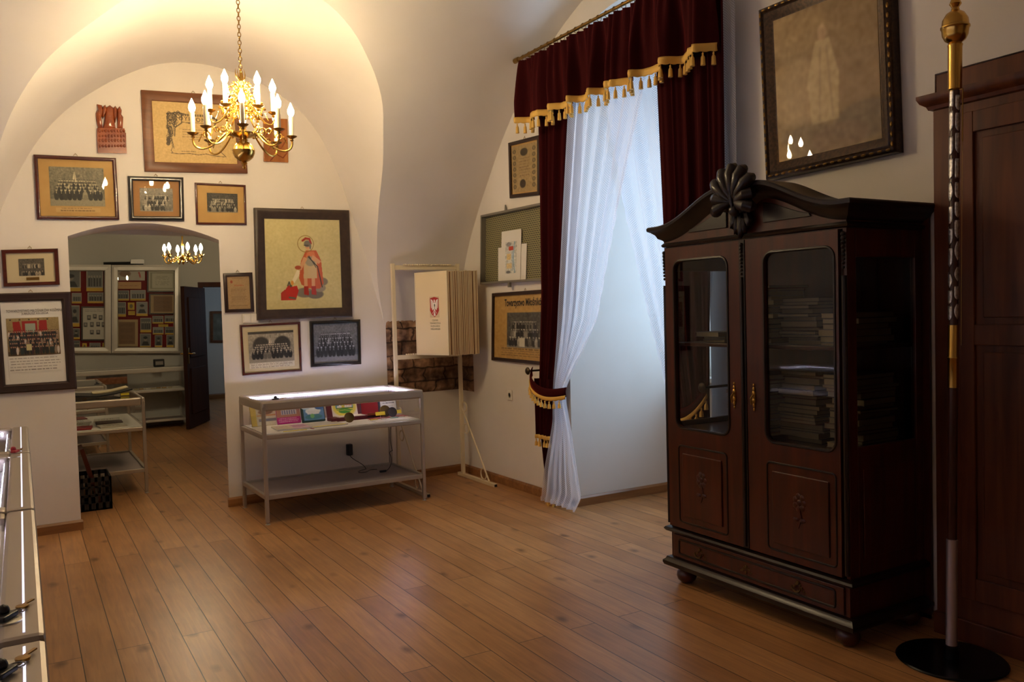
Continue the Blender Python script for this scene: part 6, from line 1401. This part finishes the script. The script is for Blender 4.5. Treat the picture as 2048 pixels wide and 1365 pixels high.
def portrait(seed, cap=True, kind='people'):
    R = random.Random(seed); im = Img(30, 34, (176, 172, 160)); im.rect(.06, .05, .94, .8 if cap else .95, (R.randint(90, 150),) * 3)
    if kind == 'one': im.ell(.5, .35, .16, .16, (150, 140, 126)); im.ell(.5, .28, .2, .1, (40, 40, 40)); im.poly([(.15, .8), (.3, .52), (.7, .52), (.85, .8)], (44, 44, 44))
    elif kind == 'people':
        for k in range(5): im.rect(.12 + .16 * k, .35, .22 + .16 * k, .76, (R.randint(40, 80),) * 3); im.ell(.17 + .16 * k, .32, .06, .07, (160, 154, 140))
    elif kind == 'doc': im = Img(34, 30, (190, 184, 164)); im.rect(.1, .12, .9, .88, (150, 148, 124)); im.rect(.15, .18, .85, .82, (196, 192, 172)); im.textlines(.25, .75, .3, .75, 6, (140, 136, 116), seed)
    elif kind == 'brown': im = Img(34, 40, (176, 150, 108)); im.rect(.14, .1, .86, .9, (130, 98, 66)); im.textlines(.22, .78, .18, .85, 12, (104, 78, 50), seed)
    elif kind == 'many':
        im = Img(50, 66, (204, 200, 190)); im.textlines(.1, .9, .07, .16, 2, (90, 90, 90), seed)
        for u, v in ((.28, .32), (.52, .28), (.76, .32), (.14, .54), (.4, .53), (.66, .52), (.88, .53), (.4, .76), (.66, .76)): im.rect(u - .08, v - .07, u + .08, v + .07, (110, 110, 108)); im.ell(u, v - .01, .04, .04, (170, 160, 150)); im.rect(u - .05, v + .03, u + .05, v + .07, (50, 50, 50))
    elif kind == 'medal': im = Img(20, 20, (206, 170, 50)); im.ell(.5, .5, .25, .3, (110, 96, 60))
    elif kind == 'strip': im = Img(40, 12, (206, 160, 110)); im.textlines(.1, .9, .3, .7, 2, (160, 90, 60), seed)
    elif kind == 'plain': im = Img(20, 12, (206, 168, 50)); im.textlines(.1, .9, .25, .8, 2, (120, 96, 30), seed)
    elif kind == 'white': im = Img(40, 18, (196, 188, 176)); im.ell(.35, .4, .2, .3, (150, 120, 100)); im.line([(.8, .3), (.84, .7)], .03, (180, 50, 40))
    if cap and kind in ('people', 'one'): im.rect(0, .82, 1, 1, (206, 166, 50))
    return im
items = [('one', -60, 195, 255, 515, 'photograph with yellow caption at the top left edge of the left wall case'), ('people', 265, 470, 250, 515, 'large photograph with yellow caption at the top of the left wall case'),
 ('people', 85, 205, 535, 665, 'small captioned photograph in the second row of the left wall case, by the edge'), ('people', 280, 475, 530, 662, 'captioned group photograph below the large one in the left wall case'), ('one', 60, 180, 690, 955, 'tall captioned portrait left of the sheet of portraits'),
 ('many', 215, 510, 715, 1115, 'white sheet with nine small portraits in the left wall case'), ('one', 90, 185, 975, 1110, 'small captioned portrait left below in the left wall case'), ('people', 90, 185, 1125, 1250, 'captioned card at the lower left corner of the left wall case'),
 ('medal', 215, 270, 1160, 1250, 'yellow card with a cup under the sheet of portraits, left'), ('people', 305, 440, 1155, 1250, 'photograph under the sheet of portraits, middle'), ('medal', 465, 525, 1155, 1250, 'yellow card with a cup under the sheet of portraits, right'),
 ('white', 612, 990, 242, 380, 'wide white drawing at the top left of the right wall case'), ('strip', 620, 945, 398, 485, 'tan paper scroll under the wide white drawing'), ('people', 620, 795, 505, 630, 'double photograph with caption below the scroll, left'), ('people', 810, 1000, 500, 630, 'double photograph with caption below the scroll, right'),
 ('people', 630, 755, 650, 830, 'captioned building photograph at the left of the right wall case'), ('medal', 780, 862, 655, 745, 'yellow card with a cross in the right wall case'), ('plain', 785, 868, 760, 810, 'plain yellow label under the card with the cross'), ('one', 885, 1025, 645, 822, 'soldier portrait with cap in the right wall case'),
 ('doc', 1030, 1385, 250, 515, 'pale bordered diploma at the top right of the right wall case'), ('brown', 1055, 1375, 555, 790, 'brown framed document under the pale bordered diploma'), ('brown', 630, 905, 865, 1200, 'large tan document at the lower left of the right wall case'), ('people', 935, 1070, 845, 1025, 'dark captioned photograph right of the large tan document'),
 ('people', 1085, 1220, 820, 915, 'small dark photograph under the brown document, left'), ('people', 1235, 1365, 815, 910, 'small dark photograph under the brown document, right'), ('plain', 1160, 1280, 925, 955, 'narrow yellow label between four small dark photographs'), ('people', 1090, 1222, 960, 1050, 'small dark photograph below the narrow yellow label, left'),
 ('people', 1240, 1372, 955, 1050, 'small dark photograph below the narrow yellow label, right'), ('one', 930, 1065, 1040, 1225, 'bearded man portrait at the bottom of the right wall case'), ('one', 1115, 1205, 1060, 1215, 'tall dark photograph at the bottom right, left of two'), ('one', 1260, 1355, 1055, 1210, 'tall dark photograph at the bottom right corner of the right wall case')]
for k, (kd, x0, x1, y0, y1, lab) in enumerate(items):
    q = [Vector(fpx(x0, y0, .03)), Vector(fpx(x1, y0, .03)), Vector(fpx(x1, y1, .03)), Vector(fpx(x0, y1, .03))]
    t = thing('pinned_photograph' if kd in ('people', 'one', 'many') else 'pinned_card', FAR.P((q[2].x + q[3].x) / 2, q[3].y, .025), lab, 'photograph' if kd in ('people', 'one', 'many') else 'card', 'cards pinned in the wall cases')
    m = MB(); m.prism([(p.x, p.y) for p in q][::-1], .02, .032, lambda a_, b_, h: FAR.P(a_, b_, h)); m.build('mount', PAPER if kd not in ('brown',) else TAN, t)
    paint('picture', portrait(60 + k, True, kd), to3(FAR, q, .034), t)
    if kd in ('doc', 'many') or lab.startswith('brown'): m = MB(); molding(m, FAR, q, [(-.014, .02), (-.014, .045), (.006, .045), (.006, .033)]); m.build('frame', BROWNF, t)
# bar lamp on the wall cases
a_, z_ = fpx(690, 172, .06); t = thing('bar_lamp', FAR.P(a_, z_ - .02, .06), 'dark bar lamp lying on top of the wall cases', 'lamp')
m = MB(); m.tube([FAR.P(a_ - .22, z_, .06), FAR.P(a_ + .3, z_ + .01, .06)], .022, 8); m.build('bar', BLACKP, t); m = MB(); c = FAR.P(a_ + .22, z_ + .03, .06); m.box(c, (.18, .06, .06)); m.build('box', ALU2, t)
# long low showcase along the far wall
lc = display_case('showcase', 'long low glass showcase along the far wall under the wall cases', 2.75, .48, .87, .56, .10, False, .03, (-.72, 12.68, 0), 0, metal=LEADW)
LS = local(lc)
t = thing('black_box', LS(2.42, .2, .8705), 'small black box standing on the long low showcase', 'box'); WORLD[t.name] = (0, 0, 0)
m = MB(); m.bx(-.07, .07, -.05, .05, 0, .11); m.build('body', BLACKP, t, bevel=.01); m = MB(); m.bx(-.05, .05, -.051, -.05, .03, .08); m.build('front', ALU2, t)
slab('picture_card', 'orange brown landscape card standing in the long low showcase', 'picture', 1.75, .3, .52, .22, .006, mat('orange_card', rgb(150, 90, 50), .6), 0, 80, .563, LS, 0, img=Img(50, 24, (170, 104, 60)).rect(0, .6, 1, 1, (90, 80, 60)).rect(0, 0, 1, .15, (70, 56, 44)).noise(8, 3, 2))
R = random.Random(3)
for k in range(7):
    slab('exhibit_card', 'small labelled exhibits lying on the showcase shelf by the door', 'exhibit', 2.1 + .075 * k, .12 + R.uniform(0, .05), .05, .05, .012, R.choice((PAPER, TAN, BUFF)), R.uniform(-9, 9), 0, .563, LS, 0, 'small exhibits on the showcase shelf')
# cases standing in the back room
c1 = display_case('display_case', 'pale metal display case just inside the back room, with an open album on top', 1.25, .70, .86, .60, .19, False, .03, (.935, 8.06, 0), PI / 2, metal=ALU, wide=.03)
L1 = local(c1); 
for k, (x, y, c, lab) in enumerate(((.19, .15, (196, 190, 172), 'white booklet at the near right of the back room case'), (.44, .15, (60, 40, 38), 'dark booklet in the back room case'), (.17, .42, (150, 30, 34), 'red folder in the middle of the back room case'), (.72, .40, (206, 200, 190), 'white paper in the middle of the back room case'), (.68, .15, (190, 184, 170), 'grey booklet at the rear of the back room case'), (1.0, .42, (120, 50, 50), 'dark red booklet at the rear of the back room case'), (.45, .42, (200, 196, 180), 'white sheet at the left of the back room case'))):
    slab('booklet', lab, 'booklet', x, y, .2, .22, .014, mat('back_case_%s' % 'abcdefg'[k], rgb(*c), .65), R.uniform(-7, 7), 0, .603, L1, PI / 2, img=Img(24, 26, c).textlines(.15, .85, .2, .8, 6, (96, 90, 80), k))
t = thing('open_album', L1(.55, .36, .861), 'open black album with papers lying on the back room display case', 'album', None, 0); WORLD[t.name] = (0, 0, 0)
m = MB(); m.grid([[(-.36, y, .05), (-.2, y, .02), (0, y, .004), (.16, y, .02), (.30, y, .05)] for y in (-.2, .2)]); m.build('cover', BLACKP, t, solid=.012)
m = MB(); m.grid([[(-.02, y, .022), (.05, y, .022), (.10, y, .027), (.15, y, .034), (.28, y, .060)] for y in (-.06, .15)]); m.build('pages', BUFF, t, solid=.01)
m = MB(); m.bx(.20, .27, -.2, -.15, .0, .02); m.build('yellow_tag', YEL, t)
c2_ = display_case('display_case', 'pale metal display case standing farther back behind the album', 1.25, .66, .84, .58, .19, False, .03, (.80, 10.15, 0), PI / 2, metal=ALU)
L2 = local(c2_); keys('keys and pens lying on the farther back room case', L2, .25, .05, .841, .5)
for k in range(5): slab('exhibit_card', 'upright dark cards in the farther back room case', 'exhibit', .12 + .13 * k, .2, .09, .16, .01, BROWNM, 0, 85, .583, L2, PI / 2, 'upright cards in the farther case')
# black crate
cr = thing('plastic_crate', (.44, 7.78, 0), 'black plastic lattice crate on the floor at the passage', 'crate')
m = MB(); X0, X1, YA, YB_ = .27, .60, 7.585, 7.99; Hc = .27
m.bx(X0, X1, YA, YB_, 0, .012)
for x in (X0, X1 - .012):
    for z0, z1 in ((0, .06), (.115, .135), (.185, .2), (.235, Hc)): m.bx(x, x + .012, YA, YB_, z0, z1)
    for k in range(9): y = YA + (YB_ - YA - .02) * k / 8; m.bx(x, x + .012, y, y + .02, 0, Hc)
for y in (YA, YB_ - .012):
    for z0, z1 in ((0, .06), (.115, .135), (.185, .2), (.235, Hc)): m.bx(X0, X1, y, y + .012, z0, z1)
    for k in range(7): x = X0 + (X1 - X0 - .02) * k / 6; m.bx(x, x + .02, y, y + .012, 0, Hc)
m.build('lattice_shell', BLACKP, cr)
t = thing('folded_board', (.40, 7.76, .0125), 'dark brown board leaning in the black crate', 'board')
m = MB(); m.prism([(.30, .0126), (.335, .0126), (.46, .50), (.43, .51)], 7.64, 7.93, lambda a_, b_, h: (.86 - a_ - .02, h, b_)); m.build('board', DARKWOOD, t)
# pictures in the hall beyond
HP = Plane((0, 16.6, 0), (1, 0, 0), (0, -1, 0))
picture('framed_picture', 'large olive framed picture on the hall wall beyond the far doorway', HP, [(421, 623), (470, 622), (470, 686), (421, 686)], .05, FLAT(.05, .03), OAKFRAME, 'picture', matc=BUFF, img=Img(20, 24, (110, 108, 92)).noise(8, 2, 3), hook=False, dep=.03)
for lab, y0, y1 in (('small dark framed picture in the hall, upper of two', 606, 640), ('small dark framed picture in the hall, lower of two', 654, 686)):
    picture('framed_picture', lab, HP, [(388, y0), (403, y0), (403, y1), (388, y1)], .04, FLAT(.04, .03), BLACKF, 'picture', matc=PAPER, img=Img(14, 16, (150, 160, 170)).noise(8, 2, 2), hook=False, dep=.03)
